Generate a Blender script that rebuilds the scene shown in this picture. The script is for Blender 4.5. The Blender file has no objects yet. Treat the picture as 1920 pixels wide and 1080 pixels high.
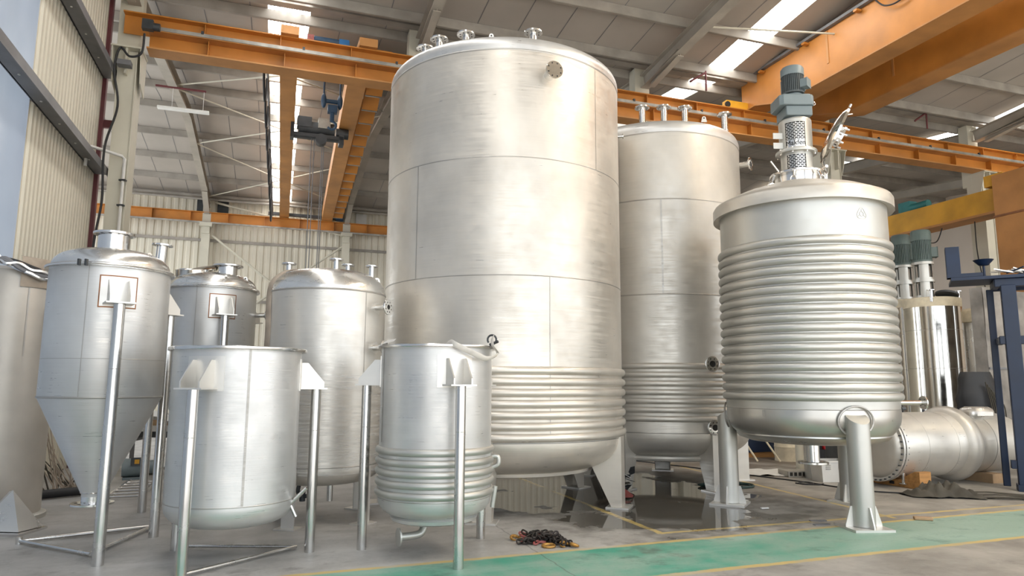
import bpy, math, random
from mathutils import Vector, Matrix
random.seed(7)
PI = math.pi
R_ = math.radians
COL = bpy.context.scene.collection
TH = R_(19)                      # the hall's axes are turned 19 degrees against the view
CT, ST = math.cos(TH), math.sin(TH)


def W(u, v, z=0.0):
    return Vector((u * CT - v * ST, u * ST + v * CT, z))


# ------------------------------------------------------------------ materials
def new_mat(name):
    m = bpy.data.materials.new(name)
    m.use_nodes = True
    nt = m.node_tree
    b = nt.nodes['Principled BSDF']
    return m, nt, b


def nd(nt, t, **kw):
    n = nt.nodes.new(t)
    for k, v in kw.items():
        setattr(n, k, v)
    return n


def noise(nt, scale, detail=4, mapping=(1, 1, 1), coord='Object', rough=0.5):
    tc = nd(nt, 'ShaderNodeTexCoord')
    mp = nd(nt, 'ShaderNodeMapping')
    mp.inputs['Scale'].default_value = mapping
    nt.links.new(tc.outputs[coord], mp.inputs['Vector'])
    n = nd(nt, 'ShaderNodeTexNoise')
    n.inputs['Scale'].default_value = scale
    n.inputs['Detail'].default_value = detail
    n.inputs['Roughness'].default_value = rough
    nt.links.new(mp.outputs[0], n.inputs['Vector'])
    return n


def maprange(nt, src, a, b, c, d):
    m = nd(nt, 'ShaderNodeMapRange')
    m.inputs[1].default_value, m.inputs[2].default_value = a, b
    m.inputs[3].default_value, m.inputs[4].default_value = c, d
    nt.links.new(src, m.inputs[0])
    return m.outputs[0]


def mixcol(nt, fac, c1, c2, mode='MIX'):
    m = nd(nt, 'ShaderNodeMix', data_type='RGBA', blend_type=mode)
    for i, c in ((6, c1), (7, c2)):
        if isinstance(c, tuple):
            m.inputs[i].default_value = c + (1,) if len(c) == 3 else c
        else:
            nt.links.new(c, m.inputs[i])
    if isinstance(fac, (int, float)):
        m.inputs[0].default_value = fac
    else:
        nt.links.new(fac, m.inputs[0])
    return m.outputs[2]


def steel(name, col=(.72, .70, .67), rough=.38, metallic=1.0, streak=70, bump=.05, blotch=.13, spread=.10):
    """satin stainless steel with rolled streaks round the shell and soft patches"""
    m, nt, b = new_mat(name)
    n1 = noise(nt, 1.6, 5, (1.2, 1.2, streak))
    n2 = noise(nt, 1.1, 4, (1, 1, .8))
    n3 = noise(nt, 7, 5)
    dark = tuple(c * (1 - 2.2 * blotch) for c in col)
    c = mixcol(nt, maprange(nt, n2.outputs['Fac'], .35, .68, 0, 1), dark, col)
    c = mixcol(nt, maprange(nt, n1.outputs['Fac'], .3, .7, 0, .5 * blotch * 3), c, tuple(min(1, x * 1.12) for x in col))
    nt.links.new(c, b.inputs['Base Color'])
    add = nd(nt, 'ShaderNodeMath', operation='ADD')
    nt.links.new(maprange(nt, n1.outputs['Fac'], .3, .7, -spread, spread), add.inputs[0])
    nt.links.new(maprange(nt, n3.outputs['Fac'], .35, .65, rough - spread * .6, rough + spread * .6), add.inputs[1])
    nt.links.new(add.outputs[0], b.inputs['Roughness'])
    b.inputs['Metallic'].default_value = metallic
    if bump:
        bp = nd(nt, 'ShaderNodeBump')
        bp.inputs['Strength'].default_value = bump
        bp.inputs['Distance'].default_value = .01
        nt.links.new(n1.outputs['Fac'], bp.inputs['Height'])
        nt.links.new(bp.outputs[0], b.inputs['Normal'])
    return m


def paint(name, col, rough=.5, dirt=.25, scale=2.5, metallic=0.0, map_=(1, 1, 1)):
    m, nt, b = new_mat(name)
    n = noise(nt, scale, 6, map_)
    c = mixcol(nt, maprange(nt, n.outputs['Fac'], .35, .7, 0, 1), col, tuple(x * (1 - dirt) for x in col))
    nt.links.new(c, b.inputs['Base Color'])
    b.inputs['Roughness'].default_value = rough
    b.inputs['Metallic'].default_value = metallic
    return m


def glow(name, col, strength):
    m, nt, b = new_mat(name)
    e = nd(nt, 'ShaderNodeEmission')
    n = noise(nt, 3, 2, (9, .05, 1))
    c = mixcol(nt, maprange(nt, n.outputs['Fac'], .42, .56, 0, 1), col, tuple(x * q for x, q in zip(col, (.09, .1, .11))))
    nt.links.new(c, e.inputs[0])
    e.inputs[1].default_value = strength
    nt.links.new(e.outputs[0], nt.nodes['Material Output'].inputs[0])
    return m


M = {}
M['shell'] = steel('satin_steel', (.74, .71, .655), .40, .66, 60)
M['shellcool'] = steel('satin_steel_fresh', (.72, .715, .70), .40, .62, 70)
M['warm'] = steel('satin_steel_large', (.74, .69, .615), .42, .62, 40)
M['dull'] = steel('pickled_steel', (.64, .61, .555), .47, .62, 30)
M['weld'] = steel('weld_bead', (.50, .48, .45), .45, .7, 20, .3)
M['polish'] = steel('polished_steel', (.76, .73, .67), .13, 1, 10, .03, .08, .04)
M['lid'] = steel('satin_dome_steel', (.78, .765, .735), .27, .9, 6, .03, .06, .05)
M['chrome'] = steel('machined_flange', (.80, .79, .77), .20, 1, 30, .02, .06, .05)
M['pipe'] = steel('pipe_steel', (.72, .71, .69), .24, 1, 3, .02, .08, .05)
M['plate'] = steel('plate_steel', (.76, .74, .70), .42, .75, 8, .03, .06, .05)
M['matt'] = steel('bead_blasted_steel', (.575, .57, .535), .45, .78, 5, .03, .07, .05)
M['hole'] = paint('dark_opening', (.02, .018, .016), .8)
M['heat'] = paint('heat_tinted_weld', (.30, .13, .06), .45, .4, 8, .6)
M['orange'] = paint('crane_orange', (.57, .225, .038), .45, .25, 1.5)
M['orangedk'] = paint('crane_orange_dusty', (.56, .26, .08), .55, .3, 1.5)
M['yellow'] = paint('gantry_yellow', (.78, .40, .03), .5, .35, 1.3)
M['rail'] = paint('worn_rail', (.42, .40, .36), .45, .4, 4, .4)
M['cream'] = paint('column_cream', (.60, .57, .47), .6, .14, 1.2)
M['beige'] = paint('rafter_beige', (.46, .42, .36), .65, .22, 1.5)
M['roof'] = paint('roof_sheet', (.46, .42, .375), .7, .16, .6)
M['purlin'] = paint('purlin_galvanised', (.36, .33, .29), .55, .3, 2)
M['wallsheet'] = paint('wall_sheet', (.72, .675, .56), .55, .15, .5)
M['girt'] = paint('girt_steel', (.20, .20, .21), .5, .3, 2)
M['maroon'] = paint('primer_maroon', (.17, .045, .05), .6, .3)
M['plaster'] = paint('plain_wall', (.72, .64, .56), .8, .08, .5)
M['black'] = paint('black_rubber', (.018, .018, .02), .55, .3)
M['darkgrey'] = paint('dark_grey_metal', (.065, .07, .075), .45, .3, 5, .3)
M['gearbox'] = paint('gearbox_grey', (.19, .235, .25), .42, .15, 3)
M['fins'] = paint('motor_fin_dark', (.07, .085, .09), .5, .2, 6)
M['motorgreen'] = paint('motor_green_grey', (.10, .14, .13), .45, .2, 4)
M['blue'] = paint('crane_blue', (.03, .17, .42), .5, .35, 3)
M['hookblue'] = paint('hook_blue', (.03, .07, .13), .5, .3, 4)
M['navy'] = paint('rack_blue', (.004, .017, .055), .42, .4, 2)
M['teal'] = paint('winch_teal', (.03, .22, .22), .5, .3, 4)
M['white'] = paint('white_plastic', (.72, .71, .68), .5, .1, 4)
M['strap'] = paint('webbing_white', (.70, .66, .60), .8, .2, 9)
M['cloth'] = paint('tan_cloth', (.46, .38, .30), .9, .35, 5)
M['tarp'] = paint('olive_tarp', (.075, .066, .05), .85, .45, 4)
M['wood'] = paint('timber_block', (.50, .25, .08), .7, .35, 3, 0, (1, 6, 6))
M['card'] = paint('cardboard', (.42, .28, .16), .85, .2, 6)
M['red'] = paint('red_paint', (.50, .015, .02), .45, .3, 3)
M['hose'] = paint('green_hose', (.02, .05, .045), .5, .2)
M['silo'] = paint('weathered_wrap', (.60, .56, .50), .42, .3, 1.2, .3)
M['wrapgrey'] = paint('dusty_wrap', (.33, .30, .265), .45, .55, 2.2, .2)
M['head'] = steel('bright_head_steel', (.62, .61, .58), .33, .88, 3, .03, .1, .05)
M['foil'] = steel('foil_wrap', (.78, .75, .70), .34, .75, 3, .7, .1, .1)
M['creamband'] = paint('insulation_cream', (.72, .64, .48), .8, .2, 8)
M['rust'] = paint('chain_dark', (.06, .05, .045), .5, .4, 30, .6)
M['brass'] = paint('hook_gold', (.50, .27, .07), .38, .4, 20, .7)
M['pink'] = paint('chain_red_paint', (.34, .09, .08), .5, .4, 20)
M['print'] = paint('printed_black', (.01, .01, .01), .6)
M['skywarm'] = glow('sunlit_skylight_sheet', (1.0, .87, .68), 14.0)
M['sky'] = glow('skylight_sheet', (1.0, .97, .92), 9.0)
M['lampglow'] = paint('lamp_housing', (.85, .85, .82), .4, .05)


def perforated():
    m, nt, b = new_mat('perforated_guard')
    tc = nd(nt, 'ShaderNodeTexCoord')
    mp = nd(nt, 'ShaderNodeMapping')
    nt.links.new(tc.outputs['UV'], mp.inputs[0])
    br = nd(nt, 'ShaderNodeTexBrick')
    br.inputs['Scale'].default_value = 1
    br.inputs['Brick Width'].default_value = .050
    br.inputs['Row Height'].default_value = .024
    br.inputs['Mortar Size'].default_value = .0042
    br.inputs['Color1'].default_value = (.03, .03, .03, 1)
    br.inputs['Color2'].default_value = (.03, .03, .03, 1)
    br.inputs['Mortar'].default_value = (.82, .80, .77, 1)
    nt.links.new(mp.outputs[0], br.inputs['Vector'])
    nt.links.new(br.outputs['Color'], b.inputs['Base Color'])
    b.inputs['Metallic'].default_value = .9
    b.inputs['Roughness'].default_value = .25
    return m


M['perf'] = perforated()


def translucent_sheet():
    m, nt, b = new_mat('translucent_wall_sheet')
    n = noise(nt, .5, 2)
    c = mixcol(nt, maprange(nt, n.outputs['Fac'], .35, .65, 0, 1), (.29, .33, .40), (.36, .40, .46))
    tr = nd(nt, 'ShaderNodeBsdfTranslucent')
    df = nd(nt, 'ShaderNodeBsdfPrincipled')
    nt.links.new(c, tr.inputs[0])
    nt.links.new(c, df.inputs['Base Color'])
    df.inputs['Roughness'].default_value = .35
    mx = nd(nt, 'ShaderNodeMixShader')
    mx.inputs[0].default_value = .5
    nt.links.new(df.outputs[0], mx.inputs[1])
    nt.links.new(tr.outputs[0], mx.inputs[2])
    nt.links.new(mx.outputs[0], nt.nodes['Material Output'].inputs[0])
    return m


M['clear'] = translucent_sheet()


def film():
    m, nt, b = new_mat('stretch_film')
    n = noise(nt, 3, 5, (1, 1, 14))
    b.inputs['Base Color'].default_value = (.9, .9, .9, 1)
    b.inputs['Roughness'].default_value = .12
    tp = nd(nt, 'ShaderNodeBsdfTransparent')
    mx = nd(nt, 'ShaderNodeMixShader')
    nt.links.new(maprange(nt, n.outputs['Fac'], .45, .75, .93, .6), mx.inputs[0])
    nt.links.new(b.outputs[0], mx.inputs[1])
    nt.links.new(tp.outputs[0], mx.inputs[2])
    bp = nd(nt, 'ShaderNodeBump')
    bp.inputs['Strength'].default_value = .5
    bp.inputs['Distance'].default_value = .02
    nt.links.new(n.outputs['Fac'], bp.inputs['Height'])
    nt.links.new(bp.outputs[0], b.inputs['Normal'])
    nt.links.new(mx.outputs[0], nt.nodes['Material Output'].inputs[0])
    return m


M['film'] = film()


def floor_mat():
    m, nt, b = new_mat('workshop_floor')
    L = nt.links
    tc = nd(nt, 'ShaderNodeTexCoord')
    sx = nd(nt, 'ShaderNodeSeparateXYZ')
    L.new(tc.outputs['Object'], sx.inputs[0])
    U, Vv = sx.outputs[0], sx.outputs[1]

    def mt(op, a, b_=None, c=None):
        n = nd(nt, 'ShaderNodeMath', operation=op)
        for i, x in enumerate((a, b_, c)):
            if x is None:
                continue
            if isinstance(x, (int, float)):
                n.inputs[i].default_value = x
            else:
                L.new(x, n.inputs[i])
        return n.outputs[0]
    wob = noise(nt, 6, 4)
    wv = maprange(nt, wob.outputs['Fac'], .3, .7, -.012, .012)
    fine = noise(nt, 22, 6, rough=.65)
    mid = noise(nt, 1.3, 6, rough=.6)
    big = noise(nt, .35, 3)
    streak = noise(nt, 1.0, 5, (.5, 2.2, 1))

    def stripe(coord, slope_of, a0, k, half):
        c = mt('SUBTRACT', coord, mt('MULTIPLY_ADD', slope_of, k, a0))
        c = mt('ABSOLUTE', mt('ADD', c, wv))
        return mt('SUBTRACT', 1.0, maprange(nt, c, half - .008, half + .008, 0, 1))

    def gt(coord, a, soft=.02):
        return maprange(nt, coord, a - soft, a + soft, 0, 1)

    def lt(coord, a, soft=.02):
        return maprange(nt, coord, a - soft, a + soft, 1, 0)
    v1 = mt('SUBTRACT', Vv, mt('MULTIPLY_ADD', U, .038, 6.30))
    v2 = mt('SUBTRACT', Vv, mt('MULTIPLY_ADD', U, .03, 5.30))
    green = mt('MULTIPLY', lt(mt('ADD', v1, wv), 0), gt(mt('ADD', v2, wv), 0))
    l1 = stripe(Vv, U, 6.33, .038, .038)
    l2 = stripe(Vv, U, 5.27, .03, .04)
    l3 = mt('MULTIPLY', stripe(Vv, U, 6.80, .015, .035), gt(U, 4.08))
    l4 = mt('MULTIPLY', stripe(U, Vv, 4.05, .007, .04), mt('MULTIPLY', gt(Vv, 6.84), lt(Vv, 15)))
    l5 = mt('MULTIPLY', stripe(U, Vv, 6.75, .085, .035), mt('MULTIPLY', gt(Vv, 6.75), lt(Vv, 16)))
    wear = maprange(nt, mid.outputs['Fac'], .36, .52, .35, 1)
    yl = mt('MAXIMUM', mt('MAXIMUM', l1, l2), mt('MAXIMUM', l3, mt('MAXIMUM', l4, l5)))
    yl = mt('MULTIPLY', yl, mt('MULTIPLY', wear, .85))
    # wet patch below the tall tanks
    du = mt('DIVIDE', mt('SUBTRACT', U, 4.75), 2.0)
    dv = mt('DIVIDE', mt('SUBTRACT', Vv, 9.7), 2.7)
    rr = mt('ADD', mt('MULTIPLY', du, du), mt('MULTIPLY', dv, dv))
    wn = noise(nt, .9, 5, rough=.6)
    rr = mt('ADD', rr, maprange(nt, wn.outputs['Fac'],   .3, .7, -1.0, 1.0))
    wet = maprange(nt, rr, .88, 1.0, 1, 0)
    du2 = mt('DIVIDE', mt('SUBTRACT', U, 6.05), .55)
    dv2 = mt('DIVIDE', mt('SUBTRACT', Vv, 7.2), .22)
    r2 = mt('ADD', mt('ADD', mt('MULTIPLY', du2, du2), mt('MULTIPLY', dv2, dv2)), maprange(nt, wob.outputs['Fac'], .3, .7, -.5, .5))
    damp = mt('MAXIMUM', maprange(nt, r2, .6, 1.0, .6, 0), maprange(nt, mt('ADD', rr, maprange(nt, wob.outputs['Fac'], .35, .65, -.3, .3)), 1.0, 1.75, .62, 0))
    # concrete
    c = mixcol(nt, maprange(nt, mid.outputs['Fac'], .3, .7, 0, 1), (.47, .46, .445), (.29, .28, .265))
    c = mixcol(nt, maprange(nt, fine.outputs['Fac'], .48, .78, 0, .4), c, (.24, .23, .215))
    c = mixcol(nt, maprange(nt, streak.outputs['Fac'], .52, .7, 0, .55), c, (.52, .51, .49))
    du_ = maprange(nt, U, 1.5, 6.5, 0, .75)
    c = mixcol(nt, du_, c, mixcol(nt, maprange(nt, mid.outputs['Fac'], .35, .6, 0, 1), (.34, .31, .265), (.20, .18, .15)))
    # green walkway, stronger paint in patches
    fresh = mt('MULTIPLY', maprange(nt, mid.outputs['Fac'], .38, .62, 1.0, .15), lt(U, 5.6, 1.6))
    g = mixcol(nt, fresh, (.27, .38, .31), (.025, .30, .20))
    g = mixcol(nt, maprange(nt, streak.outputs['Fac'], .5, .72, 0, .7), g, (.33, .45, .38))
    g = mixcol(nt, maprange(nt, fine.outputs['Fac'], .55, .8, 0, .5), g, (.05, .17, .14))
    gd = noise(nt, 1.7, 5, (1, 1.4, 1), rough=.7)
    g = mixcol(nt, maprange(nt, gd.outputs['Fac'], .56, .68, 0, .6), g, (.07, .15, .12))
    c = mixcol(nt, maprange(nt, gd.outputs['Fac'], .57, .70, 0, .55), c, (.12, .112, .10))
    c = mixcol(nt, mt('MULTIPLY', green, .95), c, g)
    # joints between slabs
    j1 = mt('MULTIPLY', stripe(U, Vv, 2.5, 0.0, .004), .8)
    c = mixcol(nt, j1, c, (.06, .06, .055))
    dk = mixcol(nt, .66, c, (.05, .04, .03))
    ds = mt('MULTIPLY', gt(Vv, 10.6, .8), gt(U, 6.6, .8))
    ds = mt('MULTIPLY', ds, maprange(nt, wn.outputs['Fac'], .38, .52, 0, .85))
    c = mixcol(nt, ds, c, (.13, .10, .075))
    c = mixcol(nt, wet, c, dk)
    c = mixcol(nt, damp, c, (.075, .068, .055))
    c = mixcol(nt, yl, c, (.56, .42, .15))
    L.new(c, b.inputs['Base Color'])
    ro = maprange(nt, mid.outputs['Fac'], .3, .7, .42, .62)
    ro2 = mt('MULTIPLY_ADD', wet, -1.0, 1.0)
    ro3 = mt('MULTIPLY', ro, ro2)
    L.new(mt('ADD', ro3, mt('MULTIPLY', wet, .05)), b.inputs['Roughness'])
    bp = nd(nt, 'ShaderNodeBump')
    bp.inputs['Distance'].default_value = .004
    L.new(mt('MULTIPLY_ADD', wet, -.24, .25), bp.inputs['Strength'])
    L.new(fine.outputs['Fac'], bp.inputs['Height'])
    L.new(bp.outputs[0], b.inputs['Normal'])
    return m


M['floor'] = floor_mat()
M['apron'] = paint('sunlit_concrete', (.52, .49, .44), .9, .2, .4)


# ------------------------------------------------------------------ mesh building
def ident():
    return Matrix.Identity(4)


def T(x, y, z):
    return Matrix.Translation((x, y, z))


def RZ(a):
    return Matrix.Rotation(a, 4, 'Z')


def frame_z(p, d, roll=0.0):
    """matrix placing local +Z along d at p"""
    q = Vector(d).normalized().to_track_quat('Z', 'Y')
    return Matrix.Translation(p) @ q.to_matrix().to_4x4() @ RZ(roll)


class MB:
    def __init__(s, mt=None):
        s.v, s.f, s.mi, s.uv = [], [], [], {}
        s.M = mt or ident()

    def add(s, vs, fs, mat=0, mt=None):
        b = len(s.v)
        X = s.M @ mt if mt is not None else s.M
        s.v.extend((X @ Vector(p))[:] for p in vs)
        for f in fs:
            s.f.append(tuple(b + i for i in f))
            s.mi.append(mat)
        return s

    def lathe(s, prof, n=64, mat=0, mt=None, a0=0.0, a1=2 * PI, closed=False):
        full = abs(a1 - a0 - 2 * PI) < 1e-6
        m = n if full else n + 1
        vs, idx = [], []
        for r, z in prof:
            if r < 1e-6:
                idx.append([len(vs)] * m)
                vs.append((0, 0, z))
            else:
                row = []
                for i in range(m):
                    a = a0 + (a1 - a0) * i / n
                    row.append(len(vs))
                    vs.append((r * math.cos(a), r * math.sin(a), z))
                idx.append(row)
        fs = []
        k = len(prof)
        for j in range(k if closed else k - 1):
            A, B = idx[j], idx[(j + 1) % k]
            for i in range(n):
                i2 = (i + 1) % m
                q = [A[i], A[i2], B[i2], B[i]]
                q2 = []
                for x in q:
                    if x not in q2:
                        q2.append(x)
                if len(q2) > 2:
                    fs.append(q2)
        return s.add(vs, fs, mat, mt)

    def torus(s, R, r, z=0.0, n=96, k=10, mat=0, mt=None, squash=1.0, a0=0.0, a1=2 * PI):
        prof = [(R + r * math.cos(2 * PI * i / k), z + squash * r * math.sin(2 * PI * i / k)) for i in range(k)]
        return s.lathe(prof, n, mat, mt, a0, a1, closed=True)

    def cyl(s, p0, p1, r0, r1=None, n=20, mat=0, caps=True):
        p0, p1 = Vector(p0), Vector(p1)
        r1 = r0 if r1 is None else r1
        h = (p1 - p0).length
        prof = [(r0, 0), (r1, h)]
        if caps:
            prof = [(0, 0)] + prof + [(0, h)]
        return s.lathe(prof, n, mat, frame_z(p0, p1 - p0))

    def box(s, c, d, mat=0, mt=None):
        x, y, z = (q / 2 for q in d)
        vs = [(c[0] + i * x, c[1] + j * y, c[2] + k * z) for i in (-1, 1) for j in (-1, 1) for k in (-1, 1)]
        fs = [(0, 1, 3, 2), (4, 6, 7, 5), (0, 4, 5, 1), (2, 3, 7, 6), (0, 2, 6, 4), (1, 5, 7, 3)]
        return s.add(vs, fs, mat, mt)

    def prism(s, poly, h0, h1, mat=0, mt=None):
        """polygon in local XY extruded along local Z"""
        n = len(poly)
        vs = [(x, y, h0) for x, y in poly] + [(x, y, h1) for x, y in poly]
        fs = [tuple(range(n - 1, -1, -1)), tuple(range(n, 2 * n))]
        fs += [(i, (i + 1) % n, n + (i + 1) % n, n + i) for i in range(n)]
        return s.add(vs, fs, mat, mt)

    def tube(s, pts, r, k=10, mat=0, closed=False, flat=None):
        """round (or flattened) tube along points; r may be a list"""
        P = [Vector(p) for p in pts]
        n = len(P)
        rs = r if isinstance(r, (list, tuple)) else [r] * n
        vs, fs = [], []
        up = None
        for i in range(n):
            if closed:
                t = P[(i + 1) % n] - P[i - 1]
            else:
                t = P[min(i + 1, n - 1)] - P[max(i - 1, 0)]
            t.normalize()
            if up is None:
                up = Vector((0, 0, 1)) if abs(t.z) < .9 else Vector((1, 0, 0))
            a = t.cross(up)
            if a.length < 1e-5:
                a = t.orthogonal()
            a.normalize()
            up = a.cross(t).normalized()
            for j in range(k):
                w = 2 * PI * j / k
                if flat:
                    o = a * (flat[0] * math.cos(w)) + up * (flat[1] * math.sin(w))
                else:
                    o = a * (rs[i] * math.cos(w)) + up * (rs[i] * math.sin(w))
                vs.append((P[i] + o)[:])
        for i in range(n if closed else n - 1):
            i2 = (i + 1) % n
            for j in range(k):
                fs.append((i * k + j, i * k + (j + 1) % k, i2 * k + (j + 1) % k, i2 * k + j))
        if not closed:
            fs.append(tuple(range(k - 1, -1, -1)))
            fs.append(tuple((n - 1) * k + j for j in range(k)))
        return s.add(vs, fs, mat)

    def sphere(s, c, r, n=16, k=10, mat=0, sc=(1, 1, 1)):
        prof = [(max(0, r * math.sin(PI * i / k)) if 0 < i < k else 0, -r * math.cos(PI * i / k)) for i in range(k + 1)]
        return s.lathe(prof, n, mat, T(*c) @ Matrix.Diagonal((sc[0], sc[1], sc[2], 1)))

    def build(s, name, mats, parent=None, sharp=35, bevel=0):
        me = bpy.data.meshes.new(name)
        me.from_pydata(s.v, [], s.f)
        mats = mats if isinstance(mats, (list, tuple)) else [mats]
        for m in mats:
            me.materials.append(M[m] if isinstance(m, str) else m)
        me.polygons.foreach_set('material_index', s.mi)
        me.update()
        me.polygons.foreach_set('use_smooth', [True] * len(me.polygons))
        me.set_sharp_from_angle(angle=R_(sharp))
        o = bpy.data.objects.new(name, me)
        COL.objects.link(o)
        if parent:
            o.parent = parent
        if bevel:
            bv = o.modifiers.new('edge', 'BEVEL')
            bv.width = bevel
            bv.segments = 2
            bv.limit_method = 'ANGLE'
            bv.angle_limit = R_(40)
        return o


def smooth_path(pts, n=8, closed=False):
    P = [Vector(p) for p in pts]
    out = []
    m = len(P)
    for i in range(m if closed else m - 1):
        p0 = P[i - 1] if (i > 0 or closed) else P[0]
        p1, p2 = P[i], P[(i + 1) % m]
        p3 = P[(i + 2) % m] if (closed or i + 2 < m) else P[-1]
        for k in range(n):
            t = k / n
            out.append(.5 * ((2 * p1) + (-p0 + p2) * t + (2 * p0 - 5 * p1 + 4 * p2 - p3) * t * t + (-p0 + 3 * p1 - 3 * p2 + p3) * t ** 3))
    if not closed:
        out.append(P[-1])
    return out


def tag(o, label, cat, group=None, kind=None):
    o['label'] = label
    o['category'] = cat
    if group:
        o['group'] = group
    if kind:
        o['kind'] = kind
    return o


def thing(name, label, cat, loc=(0, 0, 0), rz=0.0, group=None):
    o = bpy.data.objects.new(name, None)
    o.empty_display_size = .2
    COL.objects.link(o)
    o.location = loc
    o.rotation_euler = (0, 0, rz)
    return tag(o, label, cat, group)


def struct(o, hall=True):
    o['kind'] = 'structure'
    if hall:
        o.rotation_euler = (0, 0, TH)
    return o


def copy_tree(o, parent=None):
    c = o.copy()
    COL.objects.link(c)
    c.parent = parent
    for ch in list(o.children):
        copy_tree(ch, c)
    return c


def dish(R, h, z0, n=14, p=.55, up=True):
    """profile of a dished head: from the rim to the pole"""
    out = []
    for i in range(n + 1):
        t = PI / 2 * i / n
        r = R * max(0.0, math.cos(t)) ** p if i < n else 0.0
        out.append((r, z0 + (1 if up else -1) * h * math.sin(t) ** 1.0))
    return out


def view_ang(C, frac=0.0):
    """angle round a vertical tank that faces the camera, shifted sideways by frac of its radius"""
    return math.atan2(-C[1], -C[0]) + math.asin(max(-.999, min(.999, frac)))


# ---- repeated fittings
def flange_mesh(r_in, r_out, th, holes, mt, blind=False, hub=None):
    mb = MB(mt)
    if blind:
        mb.lathe([(0, 0), (r_out * .97, 0), (r_out, th * .1), (r_out, th * .9), (r_out * .97, th), (0, th)], 36)
    else:
        mb.lathe([(r_in, 0), (r_out * .97, 0), (r_out, th * .1), (r_out, th * .9), (r_out * .97, th), (r_in, th)], 36, closed=True)
        mb.lathe([(0, th * .35), (r_in * 1.01, th * .35)], 24, 1)
    rc = (r_in + r_out) / 2 if not blind else r_out * .78
    hr = min((r_out - r_in) * .20, r_out * .085)
    for i in range(holes):
        a = 2 * PI * (i + .5) / holes
        for z in (-.0008, th + .0008):
            mb.lathe([(0, z), (hr, z)], 10, 1, T(rc * math.cos(a), rc * math.sin(a), 0))
    return mb


def nozzle(parent, p, d, L, r, rf, th=.022, holes=8, mat='chrome', blind=False, pad=None, name='nozzle'):
    mt = frame_z(p, d)
    mb = MB(mt)
    mb.lathe([(r, -.06), (r, L - th * .5), (r * .86, L - th * .5), (r * .86, -.06)], 24)
    mb.torus(r * 1.04, r * .09, 0, 24, 6)
    o = mb.build(name, mat, parent)
    f = flange_mesh(r * .86, rf, th, holes, mt @ T(0, 0, L - th), blind)
    f.build('flange', ['polish' if blind else 'chrome', 'hole'], o)
    if pad:
        pb = MB(mt)
        pb.lathe([(r, -.02), (pad, -.02), (pad, .006), (r, .012)], 28)
        pb.build('reinforcing_pad', 'plate', o)
    return o


def gusset_bracket(parent, R, ang, zb, zt, ext=.22, half=.085, pad_w=.17, heat=False, mat='plate'):
    """pad plate, base plate and two gussets welded to the shell; returns the radius of the leg"""
    mt = RZ(ang)
    da = pad_w / R
    pb = MB(mt)
    z0, z1 = zb - .03, zt + .035
    if heat:
        e = .012
        pb.lathe([(R - .004, z0 - e), (R + .004, z0 - e), (R + .004, z1 + e), (R - .004, z1 + e)], 14, 1, None, -da - e / R, da + e / R, closed=True)
    pb.lathe([(R - .005, z0), (R + .008, z0), (R + .008, z1), (R - .005, z1)], 14, 0, None, -da, da, closed=True)
    for sgn in (-1, 1):
        a = sgn * da
        pb.add([((R - .005) * math.cos(a), (R - .005) * math.sin(a), z0), ((R + .008) * math.cos(a), (R + .008) * math.sin(a), z0),
                ((R + .008) * math.cos(a), (R + .008) * math.sin(a), z1), ((R - .005) * math.cos(a), (R - .005) * math.sin(a), z1)], [(0, 1, 2, 3)])
    o = pb.build('support_bracket', [mat, 'heat'], parent)
    for sgn in (-1, 1):
        g = MB(mt @ T(0, sgn * half, 0) @ Matrix.Rotation(PI / 2, 4, 'X'))
        x0 = math.sqrt(max(0, R * R - half * half)) - .004
        g.prism([(x0, zb), (R + ext, zb), (R + ext, zb + .055), (R + .06, zt), (x0, zt)], -.006, .006)
        g.build('gusset', mat, o)
    b = MB(mt)
    b.box((R + ext / 2 + .004, 0, zb - .007), (ext + .045, half * 2 + .075, .014))
    b.build('base_plate', mat, o)
    return R + ext * .72


def pipe_leg(parent, r, ang, zt, rad=.047, mat='pipe'):
    p = (r * math.cos(ang), r * math.sin(ang))
    mb = MB()
    mb.lathe([(rad * .88, 0), (rad, 0), (rad, zt), (rad * .88, zt)], 28, 0, T(p[0], p[1], 0), closed=True)
    mb.torus(rad * 1.004, .0025, zt * .74, 28, 5, 0, T(p[0], p[1], 0))
    return mb.build('leg', mat, parent)


def v_seam(mb, R, ang, z0, z1, w=.008, mat=1):
    """a raised weld running up a shell"""
    mb.lathe([(R - .002, z0), (R + .003, z0), (R + .003, z1), (R - .002, z1)], 3, mat, None, ang - w / R, ang + w / R, closed=True)


def h_seam(mb, R, z, mat=1, t=.004):
    mb.torus(R, t * 1.2, z, 96, 6, mat, None, 1.6)


def lug(parent, p, ang, s=.07, name='lifting_lug', mat='plate'):
    mt = T(*p) @ RZ(ang) @ Matrix.Rotation(PI / 2, 4, 'X')
    mb = MB(mt)
    poly = [(-s * .8, -s * .6), (s * .8, -s * .6)] + [(s * .55 * math.cos(a), s * .5 + s * .55 * math.sin(a)) for a in [PI * i / 8 for i in range(9)]]
    mb.prism(poly, -.008, .008)
    for z in (-.0088, .0088):
        mb.lathe([(0, z), (s * .22, z)], 14, 1, T(0, s * .5, 0))
    return mb.build(name, [mat, 'hole'], parent)


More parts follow.
